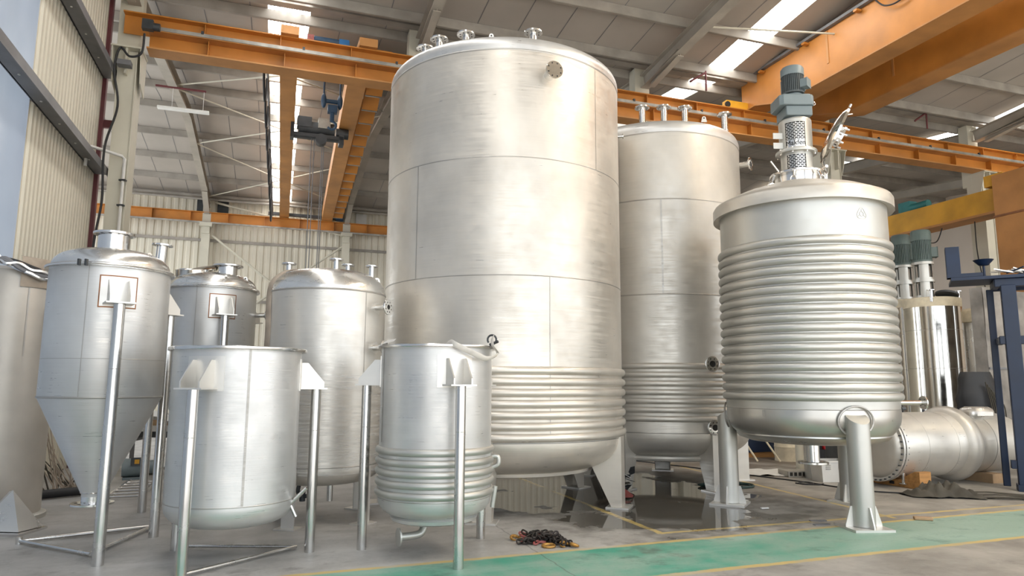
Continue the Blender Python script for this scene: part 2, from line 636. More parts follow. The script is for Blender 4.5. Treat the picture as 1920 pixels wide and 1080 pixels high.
def motor(parent, z, r, h, finmat, cowlmat, box_ang, x=0.0, y=0.0):
    """vertical electric motor: finned housing, fan cowl, terminal box"""
    mb = MB(T(x, y, 0))
    hf = h * .66
    n = 36
    poly = []
    for i in range(n):
        a0 = 2 * PI * i / n
        for k, rr in ((0, r * .84), (.35, r * .84), (.4, r * .97), (.95, r * .97)):
            a = a0 + 2 * PI / n * k
            poly.append((rr * math.cos(a), rr * math.sin(a)))
    mb.prism(poly, z + h * .06, z + hf)
    mb.lathe([(0, z), (r * .98, z), (r * .98, z + h * .06), (0, z + h * .06)], 32)
    o = mb.build('motor_housing', finmat, parent, 30)
    c = MB(T(x, y, 0))
    c.lathe([(r * .9, z + hf), (r * 1.02, z + hf), (r * 1.02, z + h * .92), (r * .9, z + h * .985), (r * .6, z + h), (0, z + h)], 40)
    c.build('fan_cowl', cowlmat, o)
    t = MB(T(x, y, 0) @ RZ(box_ang))
    t.box((r * 1.12, 0, z + h * .3), (r * .62, r * .95, h * .3))
    t.box((r * 1.44, 0, z + h * .3), (r * .06, r * 1.02, h * .33))
    t.build('terminal_box', cowlmat, o, bevel=.006)
    for a in (.55, 2.0, -.75):
        f = MB(T(x, y, 0) @ RZ(box_ang + a + 1.2))
        f.box((r * .98, 0, z + h * .35), (r * .16, r * .22, h * .5))
        f.build('mounting_pad', cowlmat, o, bevel=.004)
    return o


# ================================================================== the hall
# floor
mb = MB()
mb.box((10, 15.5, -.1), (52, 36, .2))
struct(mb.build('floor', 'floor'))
mb = MB()
mb.box((10, -17.6, -.11), (70, 30, .2))
struct(mb.build('pavement', 'apron'))

U0, U1 = -10.0, 30.7
V_EAVE, V_VAL, V_FRONT = 32.7, 15.0, -2.5
Z_EAVE = 9.9
SL = .1
RIDGE_A = (V_EAVE + V_VAL) / 2
RIDGE_B = (V_VAL + V_FRONT) / 2


def roof_z(v):
    if v >= V_VAL:
        return Z_EAVE + SL * (min(v - V_VAL, V_EAVE - v))
    return Z_EAVE + SL * min(V_VAL - v, v - V_FRONT)


sky_u = [(-.52, .40), (10.45, 11.2), (20.9, 21.9)]
slopes = [(V_FRONT, RIDGE_B), (RIDGE_B, V_VAL), (V_VAL, RIDGE_A), (RIDGE_A, V_EAVE)]
edges = [U0]
for a, b in sky_u:
    edges += [a, b]
edges.append(U1)
for va, vb in slopes:
    eds = [U0, -.52, .40, 10.0, 11.9, 20.9, 21.9, U1] if va < 0 else edges
    for i in range(0, len(eds) - 1):
        a, b = eds[i], eds[i + 1]
        za, zb = roof_z(va), roof_z(vb)
        is_sky = i % 2 == 1
        mb = MB()
        if is_sky:
            # ribbed translucent sheet
            n = 8
            for k in range(n):
                x0, x1 = a + (b - a) * k / n, a + (b - a) * (k + 1) / n
                h0, h1 = (.0, .03) if k % 2 else (.03, .0)
                mb.add([(x0, va, za + h0), (x1, va, za + h1), (x1, vb, zb + h1), (x0, vb, zb + h0)], [(0, 1, 2, 3)])
            o = mb.build('skylight', 'skywarm' if vb < V_VAL - 6 and a > 5 else 'sky')
        else:
            mb.add([(a, va, za), (b, va, za), (b, vb, zb), (a, vb, zb), (a, va, za + .08), (b, va, za + .08), (b, vb, zb + .08), (a, vb, zb + .08)],
                   [(3, 2, 1, 0), (4, 5, 6, 7), (0, 1, 5, 4), (1, 2, 6, 5), (2, 3, 7, 6), (3, 0, 4, 7)])
            # sheet seams under the roof
            x = math.ceil(a) + .1
            while x < b - .1:
                if x > -6:
                    mb.add([(x, va, za - .004), (x + .02, va, za - .004), (x + .02, vb, zb - .004), (x, vb, zb - .004)], [(0, 1, 2, 3)], 1)
                x += 1.0
            o = mb.build('ceiling', ['roof', 'girt'])
        struct(o)

# purlins
pv = [V_EAVE - .25 - 2.1 * i for i in range(0, 8)] + [V_VAL + .45, V_VAL + 2.0] + [V_VAL - .5, V_VAL - 2.1, V_VAL - 4.2, V_VAL - 6.3, V_VAL - 8.4]
for v in pv:
    z = roof_z(v)
    mb = MB()
    mb.box((U1 / 2 + U0 / 2, v, z - .12), (U1 - U0, .012, .22))
    mb.box((U1 / 2 + U0 / 2, v + .035, z - .012), (U1 - U0, .07, .012))
    mb.box((U1 / 2 + U0 / 2, v + .035, z - .232), (U1 - U0, .07, .012))
    struct(mb.build('purlin', 'purlin'))

COLU = [-3.07, 2.9, 8.85, 14.8, 20.75, 26.7]


def ibeam(mb, p0, p1, w, h, tw=.012, tf=.018, side=None, mat=0):
    """I-section from p0 to p1 (centre line)"""
    p0, p1 = Vector(p0), Vector(p1)
    d = p1 - p0
    x = d.normalized()
    up = Vector((0, 0, 1)) if abs(x.z) < .9 else Vector(side or (0, 1, 0))
    y = up.cross(x).normalized()
    z = x.cross(y)
    mt = Matrix(((x.x, y.x, z.x, p0.x), (x.y, y.y, z.y, p0.y), (x.z, y.z, z.z, p0.z), (0, 0, 0, 1)))
    L = d.length
    mb.box((L / 2, 0, 0), (L, tw, h - tf), mat, mt)
    mb.box((L / 2, 0, h / 2 - tf / 2), (L, w, tf), mat, mt)
    mb.box((L / 2, 0, -h / 2 + tf / 2), (L, w, tf), mat, mt)


for i, u in enumerate(COLU):
    # middle row of columns below the valley
    mb = MB()
    hw = .18
    mb.box((u - .0, V_VAL + .10, 4.1), (hw * 2 * .94, .5, 8.2))
    mb.box((u - .06, V_VAL + .27, 8.85), (.42, .3, 2.0))
    mb.box((u + hw * .94, V_VAL + .10, 4.1), (.02, .56, 8.2))
    # flared bracket that carries the runway
    for s_ in (-1, 1):
        mb.add([(u + s_ * .26, V_VAL - .32, 8.24), (u + s_ * .26, V_VAL - .14, 7.55), (u + s_ * .26, V_VAL + .3, 7.4), (u + s_ * .26, V_VAL + .3, 8.24),
                (u + s_ * .24, V_VAL - .32, 8.24), (u + s_ * .24, V_VAL - .14, 7.55), (u + s_ * .24, V_VAL + .3, 7.4), (u + s_ * .24, V_VAL + .3, 8.24)],
               [(0, 1, 2, 3), (7, 6, 5, 4), (0, 4, 5, 1), (1, 5, 6, 2), (3, 2, 6, 7), (0, 3, 7, 4)])
    mb.box((u, V_VAL - .02, 8.225), (.56, .62, .03))
    mb.box((u, V_VAL - .2, 7.95), (.04, .18, .55))
    # gusset plates with bolts where the rafters meet
    mb.box((u - .03, V_VAL + .27, 9.55), (.32, .03, .62))
    for k in range(5):
        for sx in (-.1, .06):
            mb.cyl((u + sx, V_VAL + .25, 9.32 + k * .11), (u + sx, V_VAL + .23, 9.32 + k * .11), .02, None, 8, 1)
    struct(mb.build('column', ['cream', 'girt']))
    # far row
    mb = MB()
    ibeam(mb, (u, V_EAVE - .45, 0), (u, V_EAVE - .45, 9.6), .34, .36, .02, .02, (0, 1, 0))
    struct(mb.build('column', 'cream'))
    # rafters
    for (va, vb, dz) in ((V_VAL + .35, RIDGE_A, 0), (RIDGE_A, V_EAVE - .3, 0), (V_VAL + .1, RIDGE_B, 0)):
        mb = MB()
        ibeam(mb, (u, va, roof_z(va) - .42), (u, vb, roof_z(vb) - .42), .24, .36)
        struct(mb.build('rafter', 'beige'))
    # haunch at the eaves and knee braces at the valley
    mb = MB()
    ibeam(mb, (u, V_EAVE - .6, 9.05), (u, V_EAVE - 2.2, 9.62), .22, .3)
    struct(mb.build('haunch', 'beige'))
    for (da, zb, db) in ((.3, 9.15, 1.9), (-.25, 9.3, -1.6)):
        mb = MB()
        ibeam(mb, (u, V_VAL + da, zb), (u, V_VAL + db, roof_z(V_VAL + db) - .55), .16, .2)
        struct(mb.build('knee_brace', 'beige'))

# valley gutter beam
mb = MB()
mb.box((10.3, V_VAL, 9.87), (40.6, .22, .05))
struct(mb.build('gutter', 'purlin'))

# eaves tubes and roof bracing
for z, v, r in ((9.55, V_EAVE - .75, .05), (9.75, V_EAVE - .55, .07)):
    mb = MB()
    mb.cyl((U0, v, z), (U1, v, z), r, None, 10)
    struct(mb.build('eaves_tube', 'purlin'))
for (a, b) in (((-3.0, 31.4), (2.9, 26.0)), ((-3.0, 26.0), (2.9, 31.4)), ((-3.0, 21.0), (2.9, 26.0)), ((-3.0, 26.0), (2.9, 21.0)), ((-3.0, 20.6), (2.9, 16.2)), ((2.9, 20.6), (-3.0, 16.2)),
               ((8.9, 12.4), (12.8, 11.6))):
    mb = MB()
    mb.cyl((a[0], a[1], roof_z(a[1]) - .5), (b[0], b[1], roof_z(b[1]) - .5), .023, None, 8)
    struct(mb.build('roof_brace', 'cream'))
# bracing of the far wall
for (a, b) in (((-2.8, 8.0), (2.9, 3.6)), ((-2.8, 3.6), (2.9, 8.0)), ((-2.8, 9.5), (2.9, 8.4))):
    mb = MB()
    mb.cyl((a[0], V_EAVE - .5, a[1]), (b[0], V_EAVE - .5, b[1]), .05, None, 8)
    struct(mb.build('wall_brace', 'cream'))


def corrugated(mb, p0, p1, z0, z1, period, depth, inward, mat=0):
    """ribbed sheet from p0 to p1 (u,v); inward = unit vector to the hall's inside"""
    p0, p1 = Vector(p0), Vector(p1)
    d = p1 - p0
    L = d.length
    d.normalize()
    n = max(1, int(L / period))
    per = L / n
    rows = []
    for i in range(n):
        for t, h in ((0, 0), (.30, 0), (.42, 1), (.88, 1)):
            rows.append((i * per + t * per, h * depth))
    rows.append((L, 0))
    vs, fs = [], []
    for s_, h in rows:
        q = p0 + d * s_ + Vector(inward) * h
        vs += [(q.x, q.y, z0), (q.x, q.y, z1)]
    for i in range(len(rows) - 1):
        fs.append((2 * i, 2 * i + 2, 2 * i + 3, 2 * i + 1))
    mb.add(vs, fs, mat)


# far wall
mb = MB()
corrugated(mb, (U0, V_EAVE), (U1, V_EAVE), 0, 9.95, .30, .04, (0, -1))
struct(mb.build('wall_far', 'wallsheet', None, 20))
for z in (7.85, 5.2, 2.9):
    mb = MB()
    mb.box((10.3, V_EAVE - .1, z), (40.6, .06, .12))
    struct(mb.build('girt', 'purlin'))
# slit of daylight under the eaves
mb = MB()
mb.box((-5.4, V_EAVE - .06, 9.93), (2.4, .02, .10))
struct(mb.build('window_1', 'sky'))
# small dark windows high in the far wall
for i, (u, w) in enumerate(((-3.3, .5), (-2.48, .46))):
    mb = MB()
    mb.box((u, V_EAVE - .07, 9.42), (w, .04, .62))
    f = struct(mb.build('window_%d' % (i + 2), 'darkgrey'))
    mb = MB()
    mb.box((u, V_EAVE - .1, 9.1), (w + .06, .05, .06))
    mb.box((u, V_EAVE - .1, 9.74), (w + .06, .05, .06))
    mb.build('frame', 'girt', f)
mb = MB()
mb.box((3.62, V_EAVE - .07, 9.32), (.5, .04, .6))
struct(mb.build('window_4', 'white'))

# wall beside the tanks: ribbed sheets, lower part translucent, up to the maroon end post
UL = -3.62
mb = MB()
corrugated(mb, (UL, 11.55), (UL, 15.35), 0, 9.9, .17, .035, (1, 0))
struct(mb.build('wall_left', 'wallsheet', None, 20))
mb = MB()
corrugated(mb, (UL, V_FRONT), (UL, 11.55), 0, 10.4, .9, .02, (1, 0))
struct(mb.build('window_5', 'clear', None, 20))
for z in (2.9, 5.75, 7.78):
    mb = MB()
    mb.box((UL + .19, 6.4, z), (.32, 17.9, .02))
    mb.box((UL + .35, 6.4, z - .06), (.016, 17.9, .15))
    mb.box((UL + .05, 6.4, z + .09), (.016, 17.9, .2))
    for k in range(14):
        mb.cyl((UL + .16, 2 + k * .95, z - .011), (UL + .16, 2 + k * .95, z - .022), .018, None, 8, 1)
    struct(mb.build('girt', ['girt', 'white']))
mb = MB()
mb.box((UL + .02, 15.42, 5.0), (.16, .12, 10.0))
struct(mb.build('column', 'maroon'))
mb = MB()
mb.box((UL + .28, 15.5, 6.85), (.5, .08, .16))
struct(mb.build('girt', 'maroon'))
# end walls
mb = MB()
mb.add([(U1, V_FRONT, 0), (U1, V_EAVE, 0), (U1, V_EAVE, Z_EAVE), (U1, RIDGE_A, roof_z(RIDGE_A)), (U1, V_VAL, Z_EAVE), (U1, RIDGE_B, roof_z(RIDGE_B)), (U1, V_FRONT, Z_EAVE)], [(0, 1, 2, 3, 4, 5, 6)])
struct(mb.build('wall_right', 'plaster'))
for a, b, z0, z1 in ((U0, -3.6, 0, 10), (-3.6, U1, 8.6, 10)):
    mb = MB()
    mb.box(((a + b) / 2, V_FRONT, (z0 + z1) / 2), (b - a, .2, z1 - z0))
    struct(mb.build('wall_front', 'wallsheet'))
mb = MB()
mb.box((U1 - .04, 20.1, 9.35), (.05, 2.1, .6))
struct(mb.build('window_6', 'hole'))

# ------------------------------------------------------------------ crane runways
t = thing('crane_runway', 'long double orange crane beam with grey rail resting on cream column brackets', 'crane beam', (0, 0, 0), TH)
ua, ub = -2.72, 30.0
uc, L = (ua + ub) / 2, ub - ua
mb = MB()
mb.box((uc, 14.86, 8.255), (L, .42, .03), 1)
mb.box((uc, 14.92, 8.44), (L, .014, .36))
mb.box((uc, 14.86, 8.635), (L, .42, .03), 1)
mb.build('lower_girder', ['orange', 'orangedk'], t)
mb = MB()
mb.box((uc - .25, 15.02, 8.85), (L + .5, .014, .40))
mb.box((uc - .25, 14.98, 9.055), (L + .5, .26, .026))
mb.build('upper_girder', ['orange', 'orangedk'], t)
mb = MB()
mb.box((uc, 14.66, 8.675), (L, .05, .075))
for k in range(16):
    mb.box((ua + 1.0 + k * 2.0, 14.655, 8.73), (.05, .05, .07), 1)
mb.build('conductor_rail', ['rail', 'darkgrey'], t)
for k in range(22):
    u = -2.55 + .95 + k * 1.5
    mb = MB()
    mb.box((u, 14.83, 8.445), (.016, .17, .34))
    mb.build('stiffener', 'orange', t)
    mb = MB()
    mb.box((u - .1, 14.95, 8.85), (.016, .13, .38))
    mb.build('stiffener', 'orange', t)

t = thing('crane_runway', 'slim orange crane rail running along the ribbed far wall', 'crane beam', (0, 0, 0), TH)
mb = MB()
mb.box((10, 32.02, 8.52), (40, .2, .02))
mb.box((10, 32.08, 8.74), (40, .012, .44))
mb.box((10, 32.02, 8.965), (40, .26, .02))
mb.build('girder', 'orange', t)
mb = MB()
mb.box((10, 31.88, 8.5), (40, .05, .07))
mb.build('conductor_rail', 'rail', t)
for k in range(20):
    mb = MB()
    mb.box((-8.2 + k * 1.5, 31.98, 8.74), (.014, .18, .42))
    mb.build('stiffener', 'orange', t)
for u in COLU[:3]:
    mb = MB()
    mb.box((u, 32.0, 8.42), (.5, .34, .16))
    mb.box((u, 32.1, 8.2), (.3, .2, .3))
    mb.build('bracket', 'cream', t)

# ------------------------------------------------------------------ overhead crane over the back bay
t = thing('overhead_crane', 'orange overhead crane with two girders spanning the back bay to the far wall', 'crane', (0, 0, 0), TH)


def box_between(mb, a, b, w, h, mat=0, skew=True):
    """box girder from a to b; the points are the bottom centre of each end"""
    a, b = Vector(a), Vector(b)
    vs = []
    for p in (a, b):
        for du, dz in ((-w / 2, 0), (w / 2, 0), (w / 2, h), (-w / 2, h)):
            vs.append((p.x + du, p.y, p.z + dz))
    mb.add(vs, [(3, 2, 1, 0), (4, 5, 6, 7), (0, 1, 5, 4), (1, 2, 6, 5), (2, 3, 7, 6), (3, 0, 4, 7)], mat)


mb = MB()
box_between(mb, (-.01, 16.2, 9.03), (.14, 32.2, 8.99), .40, .55)
box_between(mb, (-.02, 14.75, 9.075), (-.01, 16.2, 9.05), .38, .19)
mb.build('girder', 'orangedk', t)
mb = MB()
box_between(mb, (1.61, 16.2, 9.03), (2.0, 32.2, 8.99), .46, .55)
box_between(mb, (1.66, 14.75, 9.075), (1.61, 16.2, 9.05), .40, .19)
g2 = mb.build('girder', 'orangedk', t)
for k in range(16):
    v = 15.9 + k * 1.0
    uu = 1.63 + (v - 14.8) / 17.4 * .39 + .05
    mb = MB(T(uu + .2, v, 9.09))
    mb.add([(-.02, -.40, .30), (.40, -.40, .30), (.40, .40, -.06), (-.02, .40, -.06), (-.02, -.40, .32), (.40, -.40, .32), (.40, .40, -.04), (-.02, .40, -.04)],
           [(3, 2, 1, 0), (4, 5, 6, 7), (0, 1, 5, 4), (1, 2, 6, 5), (2, 3, 7, 6), (3, 0, 4, 7)])
    mb.box((.19, .44, -.03), (.42, .05, .09), 1)
    mb.build('walkway_plate', ['orange', 'rail'], t)
for v, u0_, u1_, nm in ((15.25, -.35, 2.2, 'near'), (32.0, -.55, 2.7, 'far')):
    mb = MB()
    mb.box(((u0_ + u1_) / 2, v, 9.155), (u1_ - u0_, .18, .12))
    for u in (u0_ + .2, u1_ - .2):
        mb.cyl((u, v - .06, 9.14), (u, v + .06, 9.14), .07, None, 18)
    mb.build('end_carriage', 'darkgrey', t)
mb = MB()
mb.box((.85, 15.2, 9.2), (.85, .16, .16))
mb.cyl((.5, 15.12, 9.22), (1.1, 15.12, 9.22), .08, None, 16, 1)
mb.box((1.15, 15.14, 9.2), (.22, .2, .18), 0)
mb.build('drive_motor', ['blue', 'hookblue'], t)
mb = MB()
mb.box((.42, 15.1, 9.22), (.14, .12, .14))
mb.build('warning_box', 'pink', t)
mb = MB()
mb.box((2.55, 31.95, 9.2), (.35, .2, .3))
mb.cyl((2.2, 31.95, 9.22), (2.7, 31.95, 9.22), .12, None, 14)
mb.build('drive_motor', 'hookblue', t)
# hoist trolley hanging between the girders
mb = MB()
z0 = 8.95
mb.cyl((.35, 20.0, z0 - .02), (1.35, 20.0, z0 - .02), .2, None, 24)
mb.box((.9, 20.0, z0 - .26), (1.4, .3, .1))
mb.box((.5, 19.95, z0 + .1), (.4, .34, .3))
mb.box((1.05, 19.9, z0 + .1), (.34, .3, .3), 1)
mb.cyl((1.4, 20.0, z0 - .08), (1.75, 20.0, z0 - .08), .15, None, 16)
mb.box((.18, 20.0, z0 - .1), (.1, .3, .55))
mb.box((1.55, 20.0, z0 - .3), (.14, .3, .3))
mb.cyl((.98, 19.8, z0 - .36), (.98, 20.05, z0 - .36), .16, None, 22)
mb.cyl((.2, 19.95, z0 - .3), (1.6, 19.95, z0 - .3), .03, None, 8)
mb.build('hoist_trolley', ['darkgrey', 'rail'], t)
for (u, zb) in ((.72, 2.6), (.80, 2.6), (1.02, 2.8), (1.07, 2.8)):
    mb = MB()
    mb.cyl((u, 20.0, zb), (u, 20.0, 8.65), .012, None, 6)
    mb.build('hoist_rope', 'girt', t)
mb = MB()
zh = 8.35
for s_ in (-.19, .19):
    mb.cyl((1.02 + s_, 16.4, zh + .12), (1.02 + s_, 16.4, zh + .9), .022, None, 8)
    mb.sphere((1.02 + s_, 16.4, zh), .12, 14, 10, 0, (.55, 1, 1.5))
mb.cyl((.84, 16.4, zh), (1.2, 16.4, zh), .05, None, 14)
mb.box((1.04, 16.4, zh - .2), (.22, .16, .18))
mb.cyl((1.04, 16.4, zh - .5), (1.04, 16.4, zh - .25), .05, None, 12)
hk = [(1.04, 16.4, zh - .45)] + [(1.04 + .1 * math.sin(a), 16.4, zh - .6 + .1 * math.cos(a)) for a in [R_(0 + 30 * i) for i in range(9)]]
mb.tube(hk, .03, 8)
mb.build('hook_block', 'hookblue', t)
# festoon cables beside the first girder
mb = MB()
mb.cyl((-.5, 15.2, 9.12), (-.36, 31.7, 9.05), .025, None, 8)
mb.build('festoon_rail', 'girt', t)
for k in range(8):
    va = 15.4 + k * 1.8
    ue = -.5 + (va - 15) / 17 * .14
    P = [(ue, va, 9.02), (ue - .03, va + .2, 8.55), (ue, va + .85, 8.1), (ue + .02, va + 1.5, 8.5), (ue, va + 1.75, 9.02)]
    mb = MB()
    mb.tube(smooth_path(P, 6), .028, 8)
    mb.build('festoon_cable', 'black', t)

# ------------------------------------------------------------------ overhead crane above the tanks
t = thing('overhead_crane', 'big orange twin girder crane passing overhead above the agitator motor', 'crane', (0, 0, 0), TH)
for uL_, w in ((11.95, .55), (13.95, .55)):
    mb = MB()
    for q, zb in ((0, 8.76), (1, 8.74)):
        vs = []
        ww = w / 2 + .03 * q
        for v_, z0_, z1_ in ((-1.4, zb, 9.92), (13.5, zb, 9.92), (14.6, zb + .34, 9.92), (15.15, zb + .34, 9.92)):
            z1_ = z1_ if q == 0 else z0_ + .03
            vs += [(uL_ + w / 2 - ww, v_, z0_), (uL_ + w / 2 + ww, v_, z0_), (uL_ + w / 2 + ww, v_, z1_), (uL_ + w / 2 - ww, v_, z1_)]
        fs = [(3, 2, 1, 0), (12, 13, 14, 15)]
        for s_ in (0, 4, 8):
            fs += [(s_ + a, s_ + (a + 1) % 4, s_ + 4 + (a + 1) % 4, s_ + 4 + a) for a in range(4)]
        mb.add(vs, fs, q)
    for vv in (12.0, 8.5):
        mb.box((uL_ - .004, vv, 9.5), (.02, .06, .8), 1)
    g = mb.build('girder', ['orange', 'orangedk'], t)
mb = MB()
mb.box((11.95 - .02, 6.9, 9.96), (.16, 16.6, .07))
mb.build('trolley_rail', 'girt', t)
for vv in (14.2, 12.6, 11.0):
    mb = MB()
    mb.box((11.86, vv, 9.86), (.14, .1, .05))
    mb.build('rail_clip', 'orange', t)
mb = MB()
mb.box((11.62, 15.0, 9.18), (.72, .2, .2))
mb.cyl((11.27, 14.86, 9.15), (11.27, 14.9, 9.15), .08, None, 16, 1)
mb.build('end_carriage', ['yellow', 'hole'], t)
mb = MB()
for P in ([(11.9, 10.6, 9.95), (11.86, 10.3, 9.6), (11.84, 9.9, 9.5), (11.88, 9.5, 9.75), (11.9, 9.4, 10.0)],
          [(11.9, 10.4, 9.95), (11.86, 10.2, 9.72), (11.85, 9.9, 9.62), (11.9, 9.6, 9.95)],
          [(11.9, 9.3, 9.95), (11.86, 9.0, 9.7), (11.86, 8.6, 9.66), (11.9, 8.3, 9.95)]):
    mb.tube(smooth_path(P, 6), .018, 8)
mb.build('cable', 'black', t)

# ------------------------------------------------------------------ gantry by the end wall
t = thing('gantry_crane', 'yellow gantry crane with girder and thick leg standing in front of plain end wall', 'crane', W(18, 0), TH)
mb = MB()
mb.box((0, 15.2, 6.5), (.5, 5.6, .62))
mb.box((0, 15.2, 6.16), (.62, 5.6, .06), 1)
mb.build('girder', ['yellow', 'orangedk'], t)
mb = MB()
mb.box((0, 11.95, 3.55), (.8, 1.0, 7.1))
mb.box((0, 11.95, 6.0), (.86, 1.06, .05), 1)
mb.build('leg', ['orangedk', 'heat'], t)
mb = MB()
mb.box((0, 12.45, 7.0), (.7, .5, .3))
mb.build('end_cap', 'yellow', t)
mb = MB()
mb.box((0, 15.35, 6.97), (.3, .4, .34))
mb.cyl((-.05, 14.6, 6.93), (-.05, 15.2, 6.93), .12, None, 14)
mb.build('winch', 'teal', t)
mb = MB()
mb.tube(smooth_path([(-.1, 14.9, 6.1), (-.1, 14.7, 5.8), (-.1, 14.4, 5.75), (-.1, 14.2, 6.1)], 6), .015, 6)
mb.tube(smooth_path([(0, 13.3, 6.1), (0, 13.3, 5.2), (.05, 13.2, 4.2)], 6), .015, 6)
mb.build('cable', 'black', t)

# ------------------------------------------------------------------ hanging batten lamp
t = thing('batten_lamp', 'white batten lamp hanging on wires below the back roof', 'lamp', W(-2.75, 20.5, 9.2), TH)
mb = MB()
mb.box((0, 0, 0), (1.32, .16, .05))
mb.prism([(-.09, -.02), (.09, -.02), (.05, .05), (-.05, .05)], -.66, .66, 0, Matrix.Rotation(PI / 2, 4, 'Y') @ RZ(PI / 2))
mb.build('housing', 'lampglow', t)
for x in (-.3, .5):
    mb = MB()
    mb.cyl((x, 0, .03), (x, 0, .62), .006, None, 6)
    mb.build('wire', 'white', t)
mb = MB()
mb.box((-.1, 0, .63), (1.3, .04, .05))
mb.build('hanger_bar', 'maroon', t)

for (p, lab) in (((10.3, 14.5, 9.75), 'maroon lamp hanger below the roof between second tall tank and overhead girder'), ((18.3, 14.75, 9.85), 'maroon lamp hanger high under the roof beyond the reactor lid')):
    t = thing('lamp_hanger', lab, 'hanger', W(*p), TH)
    mb = MB()
    mb.tube([(-.45, 0, -.34), (0, 0, -.04), (.02, 0, -.03)], .03, 8)
    mb.build('arm', 'maroon', t)
    mb = MB()
    mb.cyl((.03, 0, .02), (.03, 0, -.52), .025, None, 8)
    mb.build('drop_rod', 'maroon', t)
# ------------------------------------------------------------------ things on the wall end column
t = tag(MB().tube(smooth_path([W(-2.72, 14.38, 8.4), W(-2.75, 14.4, 8.0), W(-2.95, 14.4, 7.9), W(-3.12, 14.4, 8.05), W(-3.2, 14.45, 7.6), W(-3.1, 14.5, 6.9), W(-3.22, 14.34, 6.0), W(-3.2, 14.4, 5.0), W(-3.26, 14.4, 4.3), W(-3.3, 14.45, 3.5)], 8), .022, 8)
        .build('power_cable', 'black'), 'black cable trailing down the cream column by the ribbed wall', 'cable')
t = thing('conduit_pipe', 'white plastic conduit bent over from the ribbed wall and down the column', 'pipe', (0, 0, 0))
mb = MB()
mb.tube([W(-3.5, 14.3, 5.6), W(-3.5, 14.3, 5.95), W(-3.45, 14.35, 6.0), W(-3.0, 14.72, 5.98), W(-2.95, 14.74, 5.93), W(-2.95, 14.74, 3.0)], .03, 10)
mb.build('pipe', 'white', t)
for z in (5.0, 5.5):
    mb = MB()
    mb.box(W(-2.95, 14.74, z), (.12, .08, .03))
    mb.build('clamp', 'darkgrey', t)
t = thing('junction_box', 'dark grey switch box on the runway beam end at the column', 'switch box', W(-2.70, 14.53, 8.66), TH)
mb = MB()
mb.box((0, 0, 0), (.2, .14, .2))
mb.cyl((.1, 0, -.02), (.22, 0, -.02), .08, None, 14)
mb.build('housing', 'darkgrey', t)
mb = MB()
mb.box((-.36, .05, -.85), (.24, .2, .1))
mb.build('bracket', 'girt', t)
# ================================================================== tanks
def coil_ring(parent, R, z, r, mat, n=128, a0=0.0, a1=2 * PI):
    mb = MB()
    k = 10
    prof = [(R - .004, -r)] + [(R + r * .9 * math.cos(a), r * math.sin(a)) for a in [(-PI / 2 + PI * (i + .5) / k) for i in range(k)]] + [(R - .004, r)]
    mb.lathe([(x, z + y) for x, y in prof], n, 0, None, a0, a1)
    return mb.build('heating_coil', mat, parent)


# ---- open vessel on three pipe legs, beside the aisle (tank 1)
C1 = (-2.60, 6.60)
t = thing('open_vessel', 'plain open-topped steel vessel with polished rim and long vertical weld on three pipe legs', 'tank', (C1[0], C1[1], 0))
R = .57
mb = MB()
prof = list(reversed(dish(R, .20, .52, 14, .42, False))) + [(R, .56), (R, 1.90), (R - .012, 1.90), (R - .012, .56)] + dish(R - .012, .18, .53, 10, .42, False)[1:]
mb.lathe(prof, 96)
v_seam(mb, R, view_ang(C1, .16), .54, 1.90, .010)
h_seam(mb, R, .545, 1, .003)
mb.build('shell', ['shellcool', 'weld'], t)
mb = MB()
mb.lathe([(R - .02, 1.895), (R + .045, 1.895), (R + .048, 1.9), (R + .048, 1.922), (R + .045, 1.926), (R - .02, 1.926)], 128, closed=True)
mb.build('rim_flange', 'chrome', t)
for a in (R_(-97), R_(24), R_(152)):
    rl = gusset_bracket(t, R, a, 1.56, 1.80)
    pipe_leg(t, rl, a, 1.55)
P = [Vector((x, y, .035)) for x, y in ((.52, .36), (-.60, .36), (-.13, -.68))]
mb = MB()
for i in range(3):
    mb.cyl(P[i], P[(i + 1) % 3], .016, None, 12)
mb.build('foot_brace', 'pipe', t)
a = view_ang(C1, .93)
mb = MB()
d = Vector((math.cos(a), math.sin(a), 0))
mb.cyl(d * .56 + Vector((0, 0, .50)), d * .70 + Vector((0, 0, .64)), .02, .018, 14)
mb.cyl(d * .56 + Vector((0, 0, .48)), d * .61 + Vector((0, 0, .38)), .018, .018, 14)
mb.build('side_outlet', 'pipe', t)

# ---- open vessel with coils (tank 2)
C2 = (-.75, 6.96)
t = thing('open_vessel', 'small open-topped steel vessel with five coil rings low down and a strap over its rim', 'tank', (C2[0], C2[1], 0))
R = .55
mb = MB()
prof = [(0, .33), (.2, .335), (.34, .355), (.40, .385)] + [(R - .04 + .04 * math.sin(x), .50 - .10 * math.cos(x)) for x in [PI / 2 * i / 6 for i in range(2, 7)]]
prof = [(0, .285), (.36, .295), (.415, .315), (.425, .345), (.40, .362), (.45, .378), (.505, .415), (.538, .465), (R, .535), (R, 1.95), (R - .012, 1.95), (R - .012, .55), (.4, .43), (0, .40)]
mb.lathe(prof, 96)
h_seam(mb, R, .535, 1, .003)
v_seam(mb, R, view_ang(C2, -.93), 1.05, 1.95, .008)
mb.build('shell', ['shellcool', 'weld'], t)
mb = MB()
mb.lathe([(R - .02, 1.945), (R + .042, 1.945), (R + .045, 1.95), (R + .045, 1.97), (R + .042, 1.974), (R - .02, 1.974)], 128, closed=True)
mb.build('rim_flange', 'chrome', t)
for k in range(5):
    coil_ring(t, R, .975 - k * .0975, .036, 'matt')
for x, y in ((-1.51, 7.01), (-.44, 6.27), (-.27, 7.58)):
    a = math.atan2(y - C2[1], x - C2[0])
    rl = gusset_bracket(t, R, a, 1.60, 1.84)
    pipe_leg(t, rl, a, 1.59)
mb = MB()
